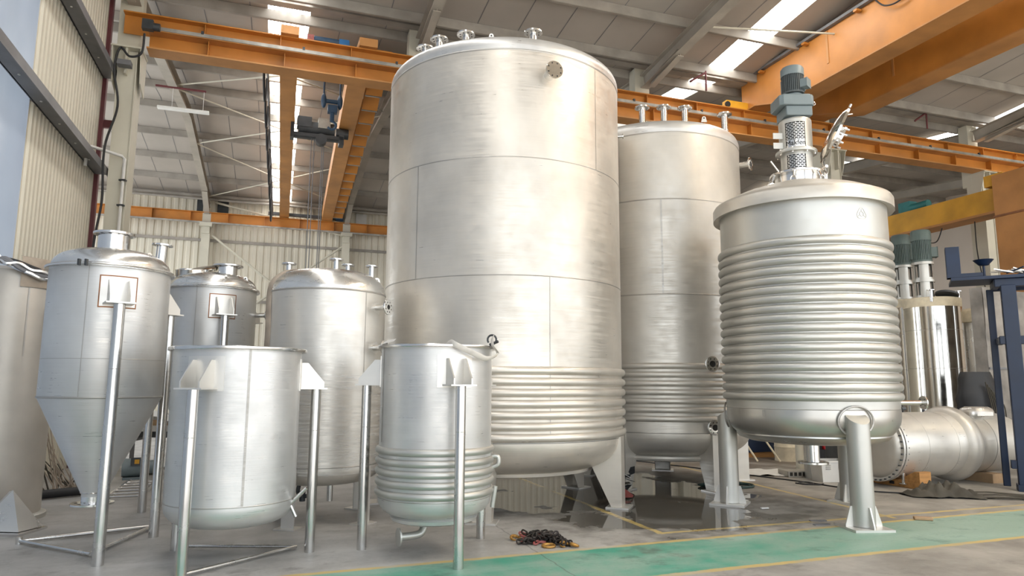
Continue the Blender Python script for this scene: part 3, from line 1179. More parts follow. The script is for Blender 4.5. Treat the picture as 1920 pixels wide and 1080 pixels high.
mb.tube(smooth_path([(-.08, -.10, .32), (-.08, -.12, .25), (-.12, -.16, .19), (-.25, -.23, .18), (-.29, -.25, .18)], 6), .036, 14)
o = mb.build('drain_elbow', 'matt', t)
flange_mesh(.03, .085, .018, 0, frame_z((-.29, -.25, .18), (-.9, -.44, 0)), True).build('flange', ['matt', 'hole'], o)
a = view_ang(C2, .985)
mb = MB()
d = Vector((math.cos(a), math.sin(a), 0))
mb.tube(smooth_path([d * .55 + Vector((0, 0, .90)), d * .62 + Vector((0, 0, .90)), d * .625 + Vector((0, 0, .83)), d * .57 + Vector((0, 0, .8))], 5), .022, 10)
mb.cyl(d * .60 + Vector((0, 0, .62)), d * .57 + Vector((0, 0, .42)), .022, None, 12)
mb.build('coil_connection', 'matt', t)

# strap with shackle lying over its rim
t = thing('webbing_sling', 'white webbing strap with shackle draped over the rim of the small coiled vessel', 'strap', (C2[0], C2[1], 0))
fa = view_ang(C2, .22)
fb = view_ang(C2, .93)


def pol(r, a, z):
    return Vector((r * math.cos(a), r * math.sin(a), z))


mb = MB()
am = (fa + fb) / 2
pth = [pol(.35, fa - .1, 1.90), pol(.53, fa, 1.985), pol(.625, fa + .08, 1.955), pol(.64, fa + .42, 1.87), pol(.645, am + .12, 1.845), pol(.65, am + .42, 1.90), pol(.64, fb - .22, 1.98), pol(.60, fb - .08, 2.06), pol(.575, fb, 2.02)]
mb.tube(smooth_path(pth, 8), .03, 8, flat=(.007, .028))
mb.build('strap', 'strap', t)
mb = MB()
c = pol(.575, fb, 1.99)
mb.tube([c + Vector((.045 * math.cos(x) * math.cos(fb), .045 * math.cos(x) * math.sin(fb), .045 * math.sin(x) + .05)) for x in [R_(-40 + 26 * i) for i in range(11)]], .01, 8)
mb.cyl(c + Vector((-.02, .02, .0)), c + Vector((.06, -.03, .03)), .014, None, 10)
mb.build('shackle', 'darkgrey', t)
t = tag(MB(T(C2[0], C2[1], 0)).add([pol(.50, view_ang(C2, -.98), 1.978)[:], pol(.60, view_ang(C2, -.9), 1.978)[:], pol(.60, view_ang(C2, -.68), 2.0)[:], pol(.52, view_ang(C2, -.75), 2.03)[:],
        pol(.50, view_ang(C2, -.98), 2.03)[:]], [(0, 1, 2, 3, 4)]).build('paper_tag', 'white'), 'folded white paper lying on the rim beside the flanged nozzles', 'paper')

# ---- cone-bottomed hoppers
def hopper(C, label, legs, zlid, zseam, extra):
    t = thing('hopper_tank', label, 'tank', (C[0], C[1], 0))
    R = .537
    mb = MB()
    zc = zseam - .93
    mb.lathe([(.10, zc - .02), (.10, zc), (R, zseam), (R, zlid - .05), (R - .02, zlid - .05)], 96)
    h_seam(mb, R, zseam, 1, .006)
    h_seam(mb, R, zseam + .36, 1, .0015)
    v_seam(mb, R, view_ang(C, -.35), zseam, zlid - .05, .003)
    mb.build('shell', ['shellcool', 'weld'], t)
    # weld down the cone
    a = view_ang(C, .86)
    o = nozzle(t, (0, 0, zc + .02), (0, 0, -1), .12, .10, .19, .02, 8, 'chrome', name='bottom_outlet')
    mb = MB()
    mb.lathe([(R + .035, zlid - .05), (R + .035, zlid - .02), (R + .01, zlid - .01)] + [(r * .985 if r > 0 else 0, z) for r, z in dish(R, .19, zlid - .005, 14, .62)], 96)
    mb.lathe([(R - .01, zlid - .052), (R + .035, zlid - .052)], 96)
    mb.torus(R + .03, .012, zlid - .035, 96, 8)
    mb.build('lid', 'lid', t)
    for lx, ly in legs:
        a = math.atan2(ly - C[1], lx - C[0])
        rl = gusset_bracket(t, R, a, 2.30 - (2.70 - zlid), 2.52 - (2.70 - zlid), .2, .085, .15, True)
        pipe_leg(t, rl, a, 2.29 - (2.70 - zlid), .05)
    extra(t, R, zlid)
    return t


CH = (-4.06, 6.90)


def ex1(t, R, zl):
    nozzle(t, (0.01, -.03, zl + .13), (0, 0, 1), .235, .145, .19, .025, 12, name='manway_neck')
    a = view_ang(CH, .78)
    nozzle(t, (.36 * math.cos(a) + .02, .36 * math.sin(a) + .25, zl + .08), (0.05, 0, 1), .22, .052, .10, .02, 4)
    lug(t, (.36, .0, zl + .12), R_(60), .05)
    lug(t, (-.36, -.1, zl + .14), R_(30), .04)
    mb = MB()
    P = [(-.85, .26, .03), (.10, 1.0, .03), (.18, -.26, .03)]
    for i, j in ((0, 1), (0, 2), (2, 1)):
        mb.cyl(P[i], P[j], .019, None, 12)
    mb.cyl((-.85, .26, 0), (-.85, .26, .07), .03, None, 12)
    mb.build('foot_brace', 'pipe', t)
    mb = MB()
    mb.box((.05, -.62, zl - .035), (.02, .03, .06))
    mb.box((.11, -.61, zl - .035), (.02, .03, .06))
    mb.build('lid_clip', 'darkgrey', t)


hopper(CH, 'blue-tinged steel hopper tank with cone bottom and wide neck flange nearest the ribbed wall', [(-3.61, 6.31), (-3.72, 7.55)], 2.74, 1.46, ex1)
CB = (-3.93, 8.98)


def ex2(t, R, zl):
    nozzle(t, (.22, -.12, zl + .14), (0, 0, 1), .14, .12, .19, .02, 12)
    nozzle(t, (-.40, .1, zl + .10), (0, 0, 1), .16, .06, .12, .02, 8)
    # open manway, its ring and its hinged cover
    mb = MB(T(-.20, -.16, zl + .17) @ Matrix.Rotation(R_(10), 4, 'X'))
    mb.lathe([(.19, -.04), (.22, -.04), (.22, .05), (.19, .05)], 36, closed=True)
    mb.lathe([(0, .0), (.19, .0)], 30, 1)
    o = mb.build('manway', ['polish', 'hole'], t)
    mb = MB(T(-.14, .06, zl + .27) @ Matrix.Rotation(R_(16), 4, 'X') @ Matrix.Rotation(R_(-6), 4, 'Y'))
    mb.lathe([(0, .03), (.15, .025), (.23, 0), (.23, -.03), (0, -.02)], 36)
    mb.build('cover', 'polish', o)
    mb = MB()
    for x in (-.2, .05, .33):
        mb.cyl((x, -.42, zl + .05), (x + .02, -.47, zl + .09), .014, None, 8)
    mb.build('swing_bolt', 'chrome', t)
    lug(t, (.45, -.1, zl + .09), R_(20), .045)
    nozzle(t, (R - .02, .1, zl - .35), (1, -.1, 0), .18, .03, .06, .015, 4)


hopper(CB, 'dull steel hopper tank with open manway lid standing behind the plain open vessel', [(-3.49, 8.38), (-4.66, 8.88), (-3.62, 9.62)], 2.84, 1.50, ex2)

# ---- domed tank wrapped in film below
CM = (-2.31, 8.60)
t = thing('domed_tank', 'shiny dome-topped tank with film round its lower half and a hanging tan strap', 'tank', (CM[0], CM[1], 0))
R = .705
mb = MB()
mb.lathe(list(reversed(dish(R, .20, .62, 14, .45, False))) + [(R, .65), (R, 2.70)], 112)
h_seam(mb, R, .66, 1, .004)
h_seam(mb, R, 2.70, 1, .007)
v_seam(mb, R, view_ang(CM, .62), .66, 2.7, .004)
mb.build('shell', ['shell', 'weld'], t)
mb = MB()
mb.lathe(dish(R, .30, 2.705, 16, .55), 112)
mb.build('domed_head', 'lid', t)
a0 = view_ang(CM)
nozzle(t, pol(.25, view_ang(CM, .30), 2.94), (0, 0, 1), .19, .032, .085, .018, 6)
nozzle(t, pol(.34, a0 + 2.4, 2.93), (0, 0, 1), .22, .035, .085, .018, 6)
nozzle(t, pol(.50, view_ang(CM, -.72) - .9, 2.92), (0, 0, 1), .18, .035, .09, .018, 6)
nozzle(t, pol(.52, view_ang(CM, .84) + .5, 2.88), (0, 0, 1), .22, .035, .08, .018, 6)
lug(t, pol(.60, view_ang(CM, .9) + .2, 2.86), R_(20), .065)
for zz, fr in ((2.52, .83), (2.03, .81)):
    aa = view_ang(CM, fr) - .05
    nozzle(t, pol(R - .01, aa, zz), (math.cos(aa - .02), math.sin(aa - .02), 0), .19, .035, .092, .02, 8, 'chrome', False, .10)
mb = MB()
mb.lathe([(0, 0), (.1, 0), (.1, .01), (0, .01)], 24, 0, T(*pol(.45, a0 - .3, 2.92)))
mb.build('inspection_cover', 'chrome', t)
for lx, ly in ((-1.66, 8.22), (-2.46, 7.95), (-1.95, 9.3), (-2.95, 9.0)):
    a = math.atan2(ly - CM[1], lx - CM[0])
    mb = MB(RZ(a))
    mb.box((R - .04, 0, .33), (.10, .012, .64))
    mb.box((R - .04 + .05, 0, .33), (.012, .16, .64))
    mb.box((R - .01, 0, .008), (.20, .26, .014))
    mb.build('leg', 'plate', t)
mb = MB()
mb.cyl((.12, -.02, .45), (.12, -.02, .20), .035, None, 16)
mb.build('bottom_outlet', 'pipe', t)
mb = MB()
mb.tube(smooth_path([(-.25, .0, .43), (-.27, 0, .30), (-.2, -.05, .26), (-.1, -.08, .27)], 5), .025, 10)
mb.cyl((-.2, -.05, .2), (-.2, -.05, .32), .035, None, 12)
mb.build('drain_valve', 'darkgrey', t)
# stretch film clings to the lower half
mb = MB()
prof = []
for i in range(16):
    z = 1.70 - i * .075
    prof.append((R + .004 + .002 * math.sin(i * 2.1), z))
mb.lathe(prof, 96)
mb.build('film_wrap', 'film', t)
# strap of cloth
tt = thing('cloth_strap', 'tan cloth strap hanging down the side of the shiny domed tank', 'strap', (CM[0], CM[1], 0))
aL = view_ang(CM, -.95) - .02
mb = MB()
pth = [pol(.42, aL - .3, 3.01), pol(.55, aL - .1, 2.96), pol(.69, aL, 2.82), pol(.725, aL, 2.6), pol(.722, aL + .03, 2.2), pol(.725, aL - .02, 1.8), pol(.722, aL + .02, 1.45)]
mb.tube(smooth_path(pth, 6), .04, 10, flat=(.055, .010))
mb.build('strap', 'cloth', tt)

# ---- the tallest tank
CF = (-.13, 10.0)
t = thing('storage_tank', 'tallest steel tank with seven coil rings near its base and five top nozzles', 'tank', (CF[0], CF[1], 0))
R = 1.70
mb = MB()
mb.lathe(list(reversed(dish(R, .46, .90, 18, .42, False))) + [(R, .92), (R, 2.0), (R, 4.0), (R, 5.88)], 160)
for z in (2.93, 4.43):
    h_seam(mb, R, z, 1, .004)
h_seam(mb, R, .91, 1, .005)
for fr, z0, z1 in ((-.66, 2.93, 4.43), (.1, .95, 1.0), (.72, 4.43, 5.85), (.34, .95, 2.93)):
    v_seam(mb, R, view_ang(CF, fr), z0, z1, .005)
h_seam(mb, R, 5.86, 1, .006)
mb.build('shell', ['warm', 'weld'], t)
mb = MB()
mb.lathe([(R + .002, 5.86), (R + .004, 5.92)] + [(1.62 + .085 * math.cos(x), 5.93 + .13 * math.sin(x)) for x in [PI / 2 * i / 6 for i in range(7)]] + [(1.2, 6.17), (.6, 6.26), (0, 6.29)], 160)
mb.build('domed_head', 'shellcool', t)
for k in range(7):
    coil_ring(t, R, 1.77 - k * .1335, .052, 'warm', 160)
mb = MB()
mb.lathe([(1.23, .53), (1.28, .50), (1.27, .46), (1.20, .455)], 120, closed=True)
mb.torus(1.22, .05, .50, 120, 8)
mb.build('bottom_coil', 'warm', t)
for i, (x, y) in enumerate(((-1.13, -.72), (-.90, -.98), (-.52, -1.12), (.40, -1.18), (.55, .85))):
    nozzle(t, (x, y, 6.08), (0, 0, 1), .29, .05, .125, .024, 8)
lug(t, (-.16, -1.45, 6.14), 0.0, .055)
aa = view_ang(CF, .335)
nozzle(t, pol(R - .01, aa, 5.55), (math.cos(aa), math.sin(aa), 0), .2, .07, .115, .03, 8, 'chrome', True)
aa = view_ang(CF, .99)
nozzle(t, pol(R - .01, aa, 5.25), (math.cos(aa), math.sin(aa), 0), .09, .02, .04, .012, 4)
for ad in (-97, -20, 46, 118, 190):
    a = R_(ad)
    mt = RZ(a)
    mb = MB(mt)
    for sgn in (-1, 1):
        g = MB(mt @ T(0, sgn * .11, 0) @ Matrix.Rotation(PI / 2, 4, 'X'))
        g.prism([(R - .02, .02), (R + .02, .02), (R + .02, .98), (R - .12, .98), (R - .42, .62), (R - .12, .02)], -.006, .006)
        mb.v += []
        b0 = len(mb.v)
        mb.v.extend(g.v)
        mb.f.extend(tuple(b0 + q for q in f) for f in g.f)
        mb.mi.extend(g.mi)
    mb.box((R + .02, 0, .50), (.012, .23, .97))
    o = mb.build('leg', 'warm', t)
    fb = MB(mt)
    fb.box((R - .03, 0, .01), (.30, .36, .02))
    fb.build('foot_plate', 'plate', o)
nozzle(t, (-.45, -.2, .55), (0, 0, -1), .28, .08, .15, .025, 8, 'plate', name='bottom_outlet')

# ---- second tall tank
CG = (2.60, 12.10)
t = thing('storage_tank', 'second tall tank with welded panels standing between the tallest tank and the coiled reactor', 'tank', (CG[0], CG[1], 0))
R = 1.45
mb = MB()
mb.lathe(list(reversed(dish(R, .42, .86, 18, .42, False))) + [(R, .9), (R, 2.0), (R, 4.0), (R, 5.68)], 144)
for z in (3.02, 4.55):
    h_seam(mb, R, z, 1, .006)
h_seam(mb, R, .88, 1, .005)
h_seam(mb, R, 5.66, 1, .006)
v_seam(mb, R, view_ang(CG, .05), 3.02, 4.55, .014)
v_seam(mb, R, view_ang(CG, -.4), 4.55, 5.66, .005)
mb.build('shell', ['dull', 'weld'], t)
mb = MB()
mb.lathe([(R + .002, 5.66), (R + .004, 5.72)] + [(R - .09 + .095 * math.cos(x), 5.73 + .15 * math.sin(x)) for x in [PI / 2 * i / 6 for i in range(7)]] + [(1.0, 5.99), (.5, 6.06), (0, 6.09)], 144)
mb.build('domed_head', 'shellcool', t)
for k in range(7):
    coil_ring(t, R, 1.90 - k * .1345, .048, 'dull', 144)
mb = MB()
mb.torus(1.15, .045, .47, 120, 8)
mb.tube(smooth_path([(.70, -.92, .47), (.80, -.94, .46), (.86, -.95, .42), (.87, -.955, .34)], 5), .045, 10)
mb.lathe([(.0, .32), (.08, .32), (.08, .34), (0, .34)], 20, 0, T(.87, -.955, 0))
mb.build('bottom_coil', 'dull', t)
for x, y in ((-.42, -1.02), (-.06, -1.05), (.30, -1.02), (1.05, -.75)):
    nozzle(t, (x, y, 5.95), (0, 0, 1), .30, .055, .125, .024, 8)
lug(t, (.58, -1.15, 5.98), 0, .06)
for fr, z, L in ((.995, 5.42, .2), (.50, 1.93, .16), (.515, .97, .12)):
    aa = view_ang(CG, fr)
    ao = aa - (.35 if fr > .9 else .15)
    nozzle(t, pol(R, aa, z), (math.cos(ao), math.sin(ao), 0), L, .055, .115, .024, 8)
lug(t, pol(R + .01, view_ang(CG, .97), 4.72), view_ang(CG, .97), .12)
for ad in (-66, -130, 6, 78, 150):
    a = R_(ad)
    mt = RZ(a)
    mb = MB()
    for sgn in (-1, 1):
        g = MB(mt @ T(0, sgn * .14, 0) @ Matrix.Rotation(PI / 2, 4, 'X'))
        g.prism([(R - .02, .02), (R + .02, .02), (R + .02, .95), (R - .12, .95), (R - .36, .58), (R - .16, .02)], -.006, .006)
        b0 = len(mb.v)
        mb.v.extend(g.v)
        mb.f.extend(tuple(b0 + q for q in f) for f in g.f)
        mb.mi.extend(g.mi)
    mb.box((R + .02, 0, .5), (.012, .29, .96), 0, mt)
    o = mb.build('leg', 'dull', t)
    fb = MB(mt)
    fb.box((R - .06, 0, .01), (.32, .4, .02))
    fb.build('foot_plate', 'plate', o)

# ---- the reactor with the agitator
CR = (3.94, 9.20)
t = thing('reactor', 'coiled steel reactor on three thick pipe legs with grey agitator motor on its lid', 'reactor', (CR[0], CR[1], 0))
R = 1.052
mb = MB()
mb.lathe([(R, 1.325), (R, 2.5), (R, 3.92)], 128)
h_seam(mb, R, 1.325, 1, .004)
mb.build('shell', ['matt', 'weld'], t)
mb = MB()
mb.lathe(list(reversed(dish(R, .36, 1.24, 18, .40, False))) + [(R, 1.325)], 128)
v_seam(mb, R, view_ang(CR, -.5), 1.23, 1.31, .02)
mb.build('bottom_head', ['head', 'weld'], t)
# raised triangular emblem on the shell
em = view_ang(CR, .66)
mb = MB(frame_z(pol(R + .001, em, 3.69), (math.cos(em), math.sin(em), 0)))
tri = []
for k in range(3):
    base = PI / 2 + 2 * PI * k / 3
    for da in (-.45, -.2, 0, .2, .45):
        tri.append((.075 * math.cos(base + da) * (1 if abs(da) < .3 else .93), .075 * math.sin(base + da) * (1 if abs(da) < .3 else .93), 0))
mb.tube(tri, .002, 6, 0, True)
mb.tube([(.03 * math.cos(2 * PI * k / 12), .03 * math.sin(2 * PI * k / 12), 0) for k in range(12)], .003, 6, 0, True)
for k in range(3):
    b_ = PI / 2 + 2 * PI * k / 3
    mb.tube([(.03 * math.cos(b_), .03 * math.sin(b_), 0), (.06 * math.cos(b_), .06 * math.sin(b_), 0)], .003, 6)
mb.build('emblem', 'matt', t)
for k in range(17):
    coil_ring(t, R, 3.37 - k * .1185, .052, 'matt', 128)
mb = MB()
mb.lathe([(.90, 1.04), (.935, 1.02), (.94, .985), (.90, .94), (.78, .90), (.5, .87), (0, .86), (0, .88), (.78, .93)], 112)
mb.build('bottom_jacket', 'head', t)
nozzle(t, (0, 0, .90), (0, 0, -1), .30, .085, .19, .03, 8, 'chrome', name='bottom_outlet')
RL = 1.14
mb = MB()
mb.lathe([(R - .01, 3.90), (RL - .012, 3.875), (RL, 3.87), (RL, 4.01), (RL - .02, 4.045), (RL - .10, 4.085), (.86, 4.17), (.6, 4.26), (.34, 4.34), (.28, 4.36), (0, 4.37)], 128)
mb.build('lid', 'dull', t)
mb = MB()
mb.lathe([(.30, 4.32), (.30, 4.46), (.285, 4.46), (.285, 4.32)], 64, closed=True)
for dx in (.0,):
    mb.box((-.02, -.30, 4.40), (.03, .03, .12))
mb.build('agitator_neck', 'chrome', t)
mb = MB()
mb.lathe([(0, 4.455), (.36, 4.455), (.365, 4.461), (.365, 4.483), (.36, 4.49), (0, 4.49)], 64)
mb.build('mounting_plate', 'chrome', t)
# swing bolts with rings around the neck
for da in (-.98, -.12, .82, 2.2, -2.3):
    a = view_ang(CR, 0) + da
    o = MB()
    o.cyl(pol(.345, a, 4.47), pol(.40, a, 4.36), .014, None, 10)
    o.sphere(pol(.35, a, 4.46), .024, 10, 8)
    c = pol(.415, a, 4.335)
    o.tube([c + Vector((.038 * math.cos(x) * -math.sin(a), .038 * math.cos(x) * math.cos(a), .038 * math.sin(x))) for x in [2 * PI * i / 14 for i in range(14)]], .009, 8, 0, True)
    o.build('swing_bolt', 'chrome', t)
for a, rr in ((.25, .72), (.1, 1.06), (-.02, 1.16)):
    mb = MB()
    p = pol(rr, a, 4.20 if rr < .9 else 4.06 if rr < 1.1 else 3.98)
    mb.cyl(p, p + Vector((.12, .0, .03)), .022, .018, 12)
    mb.cyl(p + Vector((.12, 0, .0)), p + Vector((.12, 0, .08)), .016, None, 10)
    mb.build('lid_clamp', 'chrome', t)
mb = MB()
p = pol(1.13, .12, 3.98)
mb.tube(smooth_path([p, p + Vector((.1, 0, .04)), p + Vector((.13, 0, .0)), p + Vector((.12, 0, -.05))], 5), .02, 10)
mb.build('lid_hook', 'matt', t)
# agitator: lantern, guards, gearbox, motor
LX, LY = -.01, -.02
mb = MB(T(LX, LY, 0))
v0 = view_ang(CR, 0)
for zz0, zz1, rr in ((4.49, 4.78, .205), (4.80, 5.23, .215)):
    for a_, b_ in ((v0 + .62, v0 + PI - .62), (v0 + PI + .62 - .0, v0 + 2 * PI - .62)):
        mb.lathe([(rr - .012, zz0), (rr, zz0), (rr, zz1), (rr - .012, zz1)], 24, 0, None, a_, b_, closed=True)
    mb.lathe([(rr - .012, zz1 - .05), (rr, zz1 - .05), (rr, zz1), (rr - .012, zz1)], 48, closed=True)
    mb.lathe([(rr - .012, zz0), (rr, zz0), (rr, zz0 + .03), (rr - .012, zz0 + .03)], 48, closed=True)
mb.lathe([(.15, 4.765), (.268, 4.765), (.27, 4.77), (.27, 4.80), (.268, 4.805), (.15, 4.805)], 64, closed=True)
mb.lathe([(0, 5.23), (.215, 5.23), (.205, 5.25), (0, 5.25)], 48)
lan = mb.build('lantern', 'matt', t)
for k in range(8):
    a = 2 * PI * k / 8 + .2
    mb = MB(T(LX, LY, 0))
    mb.cyl(pol(.24, a, 4.745), pol(.24, a, 4.825), .013, None, 6)
    mb.build('flange_bolt', 'chrome', lan)
for zz0, zz1, rr in ((4.50, 4.73, .196), (4.83, 5.19, .206)):
    n = 24
    a_, b_ = v0 - .66, v0 + .66
    vs, fs = [], []
    for i in range(n + 1):
        a = a_ + (b_ - a_) * i / n
        vs += [(LX + rr * math.cos(a), LY + rr * math.sin(a), zz0), (LX + rr * math.cos(a), LY + rr * math.sin(a), zz1)]
    for i in range(n):
        fs.append((2 * i, 2 * i + 2, 2 * i + 3, 2 * i + 1))
    mb = MB().add(vs, fs)
    g = mb.build('perforated_guard', 'perf', lan)
    uvl = g.data.uv_layers.new(name='u')
    for lp in g.data.loops:
        vi = lp.vertex_index
        uvl.data[lp.index].uv = ((b_ - a_) * (vi // 2) / n * rr, vs[vi][2])
    # plain strip under the slots
    if zz1 > 5:
        mb = MB()
        mb.lathe([(rr + .002, 4.83), (rr + .002, 4.93)], 24, 0, T(LX, LY, 0), a_, b_)
        mb.build('guard_plate', 'chrome', lan)
# lettering curved round the guard
cu = bpy.data.curves.new('lettering', 'FONT')
cu.body = 'Makfen'
cu.size = .1
cu.extrude = .001
cu.align_x = 'CENTER'
ob = bpy.data.objects.new('lettering_source', cu)
COL.objects.link(ob)
bpy.context.view_layer.update()
me = bpy.data.meshes.new_from_object(ob.evaluated_get(bpy.context.evaluated_depsgraph_get()))
bpy.data.objects.remove(ob)
rr = .206 + .006
for v in me.vertices:
    a = v0 + v.co.x * .92 / rr
    v.co = Vector((LX + (rr + v.co.z) * math.cos(a), LY + (rr + v.co.z) * math.sin(a), 4.855 + v.co.y * .95))
me.materials.clear()
me.materials.append(M['print'])
o = bpy.data.objects.new('lettering', me)
COL.objects.link(o)
o.parent = lan
for zz in (5.02, 4.88):
    mb = MB(T(LX, LY, 0))
    aL = view_ang(CR, -1 + .0001) + .0
    mb.box((-.265, -.06, zz), (.14, .012, .085))
    mb.build('hinge_tab', 'matt', lan)
mb = MB(T(LX, LY, 0))
mb.lathe([(0, 5.25), (.15, 5.25), (.15, 5.30), (0, 5.30)], 36)
mb.box((.0, 0, 5.35), (.36, .36, .14))
mb.prism([(-.27, -.17), (-.22, -.21), (.17, -.21), (.21, -.16), (.21, .17), (.16, .21), (-.2, .21), (-.27, .15)], 5.42, 5.57)
mb.prism([(-.2, -.16), (.17, -.16), (.19, -.12), (.19, .14), (.14, .18), (-.17, .18), (-.2, .12)], 5.57, 5.60)
mb.lathe([(0, 5.60), (.12, 5.60), (.12, 5.64), (0, 5.64)], 32)
gb = mb.build('gearbox', 'gearbox', t, 30, .012)
mb = MB(T(LX, LY, 0))
mb.tube([(.255 + .025 * math.cos(x), -.05, 5.50 + .025 * math.sin(x)) for x in [2 * PI * i / 12 for i in range(12)]], .006, 6, 0, True)
mb.build('eye_bolt', 'chrome', gb)
motor(t, 5.64, .152, .40, 'fins', 'gearbox', view_ang(CR, .97) - .1, LX, LY)
# raised manway cover on the lid
mb = MB()
aH = (.50, -.18)
mb.lathe([(.24, 4.10), (.24, 4.30), (.225, 4.30), (.225, 4.10)], 40, 0, T(.62, .12, 0), closed=True)
mw = mb.build('manway', 'dull', t)
mt = T(.53, -.02, 5.06) @ RZ(R_(-14)) @ Matrix.Rotation(R_(90 + 27), 4, 'Y')
mb = MB(mt)
mb.lathe([(0, -.08), (.2, -.07), (.33, -.035), (.38, 0), (.41, 0), (.41, .03), (.38, .034), (.32, .0), (.2, -.035), (0, -.045)], 56)
mb.build('manway_cover', 'polish', mw)
mb = MB(mt)
mb.lathe([(0, -.03), (.12, -.03), (.12, .08), (.16, .08), (.16, .11), (0, .11)], 32)
mb.build('sight_glass', 'chrome', mw)
for k in range(8):
    a = 2 * PI * k / 8
    mb = MB(mt)
    mb.cyl((.14 * math.cos(a), .14 * math.sin(a), .05), (.14 * math.cos(a), .14 * math.sin(a), .15), .016, None, 6)
    mb.build('cover_bolt', 'chrome', mw)
mb = MB(mt)
mb.cyl((-.38, 0, .02), (-.49, 0, .02), .018, None, 10)
mb.cyl((-.37, .1, .03), (-.44, .16, .10), .008, None, 8)
mb.build('cover_handle', 'chrome', mw)
mb = MB()
mb.tube([(.40, -.06, 4.78), (.34, -.06, 4.66), (.36, -.06, 4.48)], .03, 8, flat=(.04, .014))
mb.cyl((.35, -.13, 4.58), (.35, 0, 4.58), .022, None, 12)
mb.cyl((.36, -.06, 4.32), (.36, -.06, 4.5), .03, None, 12)
mb.build('hinge_arm', 'chrome', mw)
mb = MB()
mb.cyl((-.33, -.18, 4.48), (-.44, -.2, 4.62), .012, None, 8)
mb.build('lever', 'chrome', t)
# legs
for lx, ly in ((4.02, 8.10), (2.99, 9.72), (4.72, 9.90)):
    a = math.atan2(ly - CR[1], lx - CR[0])
    rl = R + .025
    c = pol(rl, a, 0)
    mt = RZ(a)
    mb = MB()
    n = 40
    r = .128
    vs, fs = [], []
    for i in range(n):
        w = 2 * PI * i / n
        x, y = r * math.cos(w), r * math.sin(w)
        # oblique cut: the outer edge lies lower, the inner edge meets the shell
        zt = 1.33 - .16 * (x / r + 1) / 2 - .0
        p = RZ(a) @ Vector((rl + x, y, 0))
        vs += [(p.x, p.y, .03), (p.x, p.y, zt)]
    for i in range(n):
        j = (i + 1) % n
        fs.append((2 * i, 2 * j, 2 * j + 1, 2 * i + 1))
    fs.append(tuple(2 * i + 1 for i in range(n)))
    mb.add(vs, fs)
    o = mb.build('leg', 'matt', t)
    pb = MB(frame_z(pol(R - .03, a, 1.20), (math.cos(a), math.sin(a), -.12)))
    pb.torus(.19, .013, .03, 48, 8, 0, Matrix.Diagonal((1.12, .92, 1, 1)))
    pb.build('reinforcing_pad', 'weld', o)
    fb = MB(mt)
    fb.box((rl, 0, .013), (.46, .46, .026))
    fb.build('foot_plate', 'plate', o)
    for k in range(4):
        g = MB(T(c.x, c.y, 0) @ RZ(a + PI / 2 * k + PI / 4 * 0) @ Matrix.Rotation(PI / 2, 4, 'X'))
        g.prism([(.12, .026), (.215, .026), (.215, .05), (.15, .25), (.12, .25)], -.008, .008)
        g.build('gusset', 'plate', o)
aa = view_ang(CR, .985)
nozzle(t, pol(R - .02, aa + .25, 1.40), (1, .12, 0), .36, .03, .085, .018, 4)
mb = MB()
p = pol(R, aa, 1.33)
mb.cyl(p, p + Vector((.05, 0, 0)), .02, None, 10)
mb.build('earth_stud', 'darkgrey', t)

# ---- polished tanks with twin agitators behind
def lantern_unit(t, x, y, z, s=1.0, box_ang=-.6):
    mb = MB(T(x, y, z))
    r = .2 * s
    for z0, z1 in ((0, .42 * s), (.42 * s, .84 * s)):
        for k in range(4):
            a = PI / 4 + k * PI / 2 + .35
            mb.lathe([(r - .02, z0), (r, z0), (r, z1), (r - .02, z1)], 6, 0, None, a - .52, a + .52, closed=True)
        mb.lathe([(r - .02, z0), (r, z0), (r, z0 + .05), (r - .02, z0 + .05)], 32, closed=True)
        mb.lathe([(r - .02, z1 - .06), (r + .03, z1 - .06), (r + .03, z1), (r - .02, z1)], 32, closed=True)
    o = mb.build('lantern', 'matt', t)
    mb = MB(T(x, y, z))
    mb.cyl((0, 0, 0), (0, 0, .84 * s), .05 * s, None, 14)
    mb.cyl((0, 0, .3 * s), (0, 0, .5 * s), .09 * s, None, 14)
    mb.build('shaft', 'darkgrey', o)
    motor(t, z + .84 * s, .215 * s, .78 * s, 'motorgreen', 'motorgreen', box_ang, x, y)


def polished_tank(C, label, R, ztop, lant, nseam=3):
    t = thing('jacketed_tank', label, 'tank', (C[0], C[1], 0))
    mb = MB()
    mb.lathe([(0, .35), (R - .1, .35), (R, .42), (R, ztop - .2)], 80)
    for z in (1.15, 2.02, 2.9):
        h_seam(mb, R, z, 1, .002)
    for fr, z0, z1 in ((-.15, 2.9, ztop - .2), (.05, 1.0, 2.02), (.4, 2.02, 2.9), (.62, 1.15, 2.0)):
        v_seam(mb, R, view_ang(C, fr), z0, z1, .004)
    mb.build('cladding', ['polish', 'weld'], t)
    mb = MB()
    mb.lathe([(R - .01, ztop - .22), (R + .006, ztop - .22), (R + .006, ztop - .02), (R - .03, ztop), (0, ztop + .03)], 72)
    mb.build('top_band', 'creamband', t)
    for k in range(3):
        a = 2 * PI * k / 3 + .5
        mb = MB()
        mb.cyl(pol(R - .1, a, 0), pol(R - .1, a, .42), .05, None, 14)
        mb.build('leg', 'pipe', t)
    for (x, y, s, b) in lant:
        lantern_unit(t, x, y, ztop + .02, s, b)
    return t


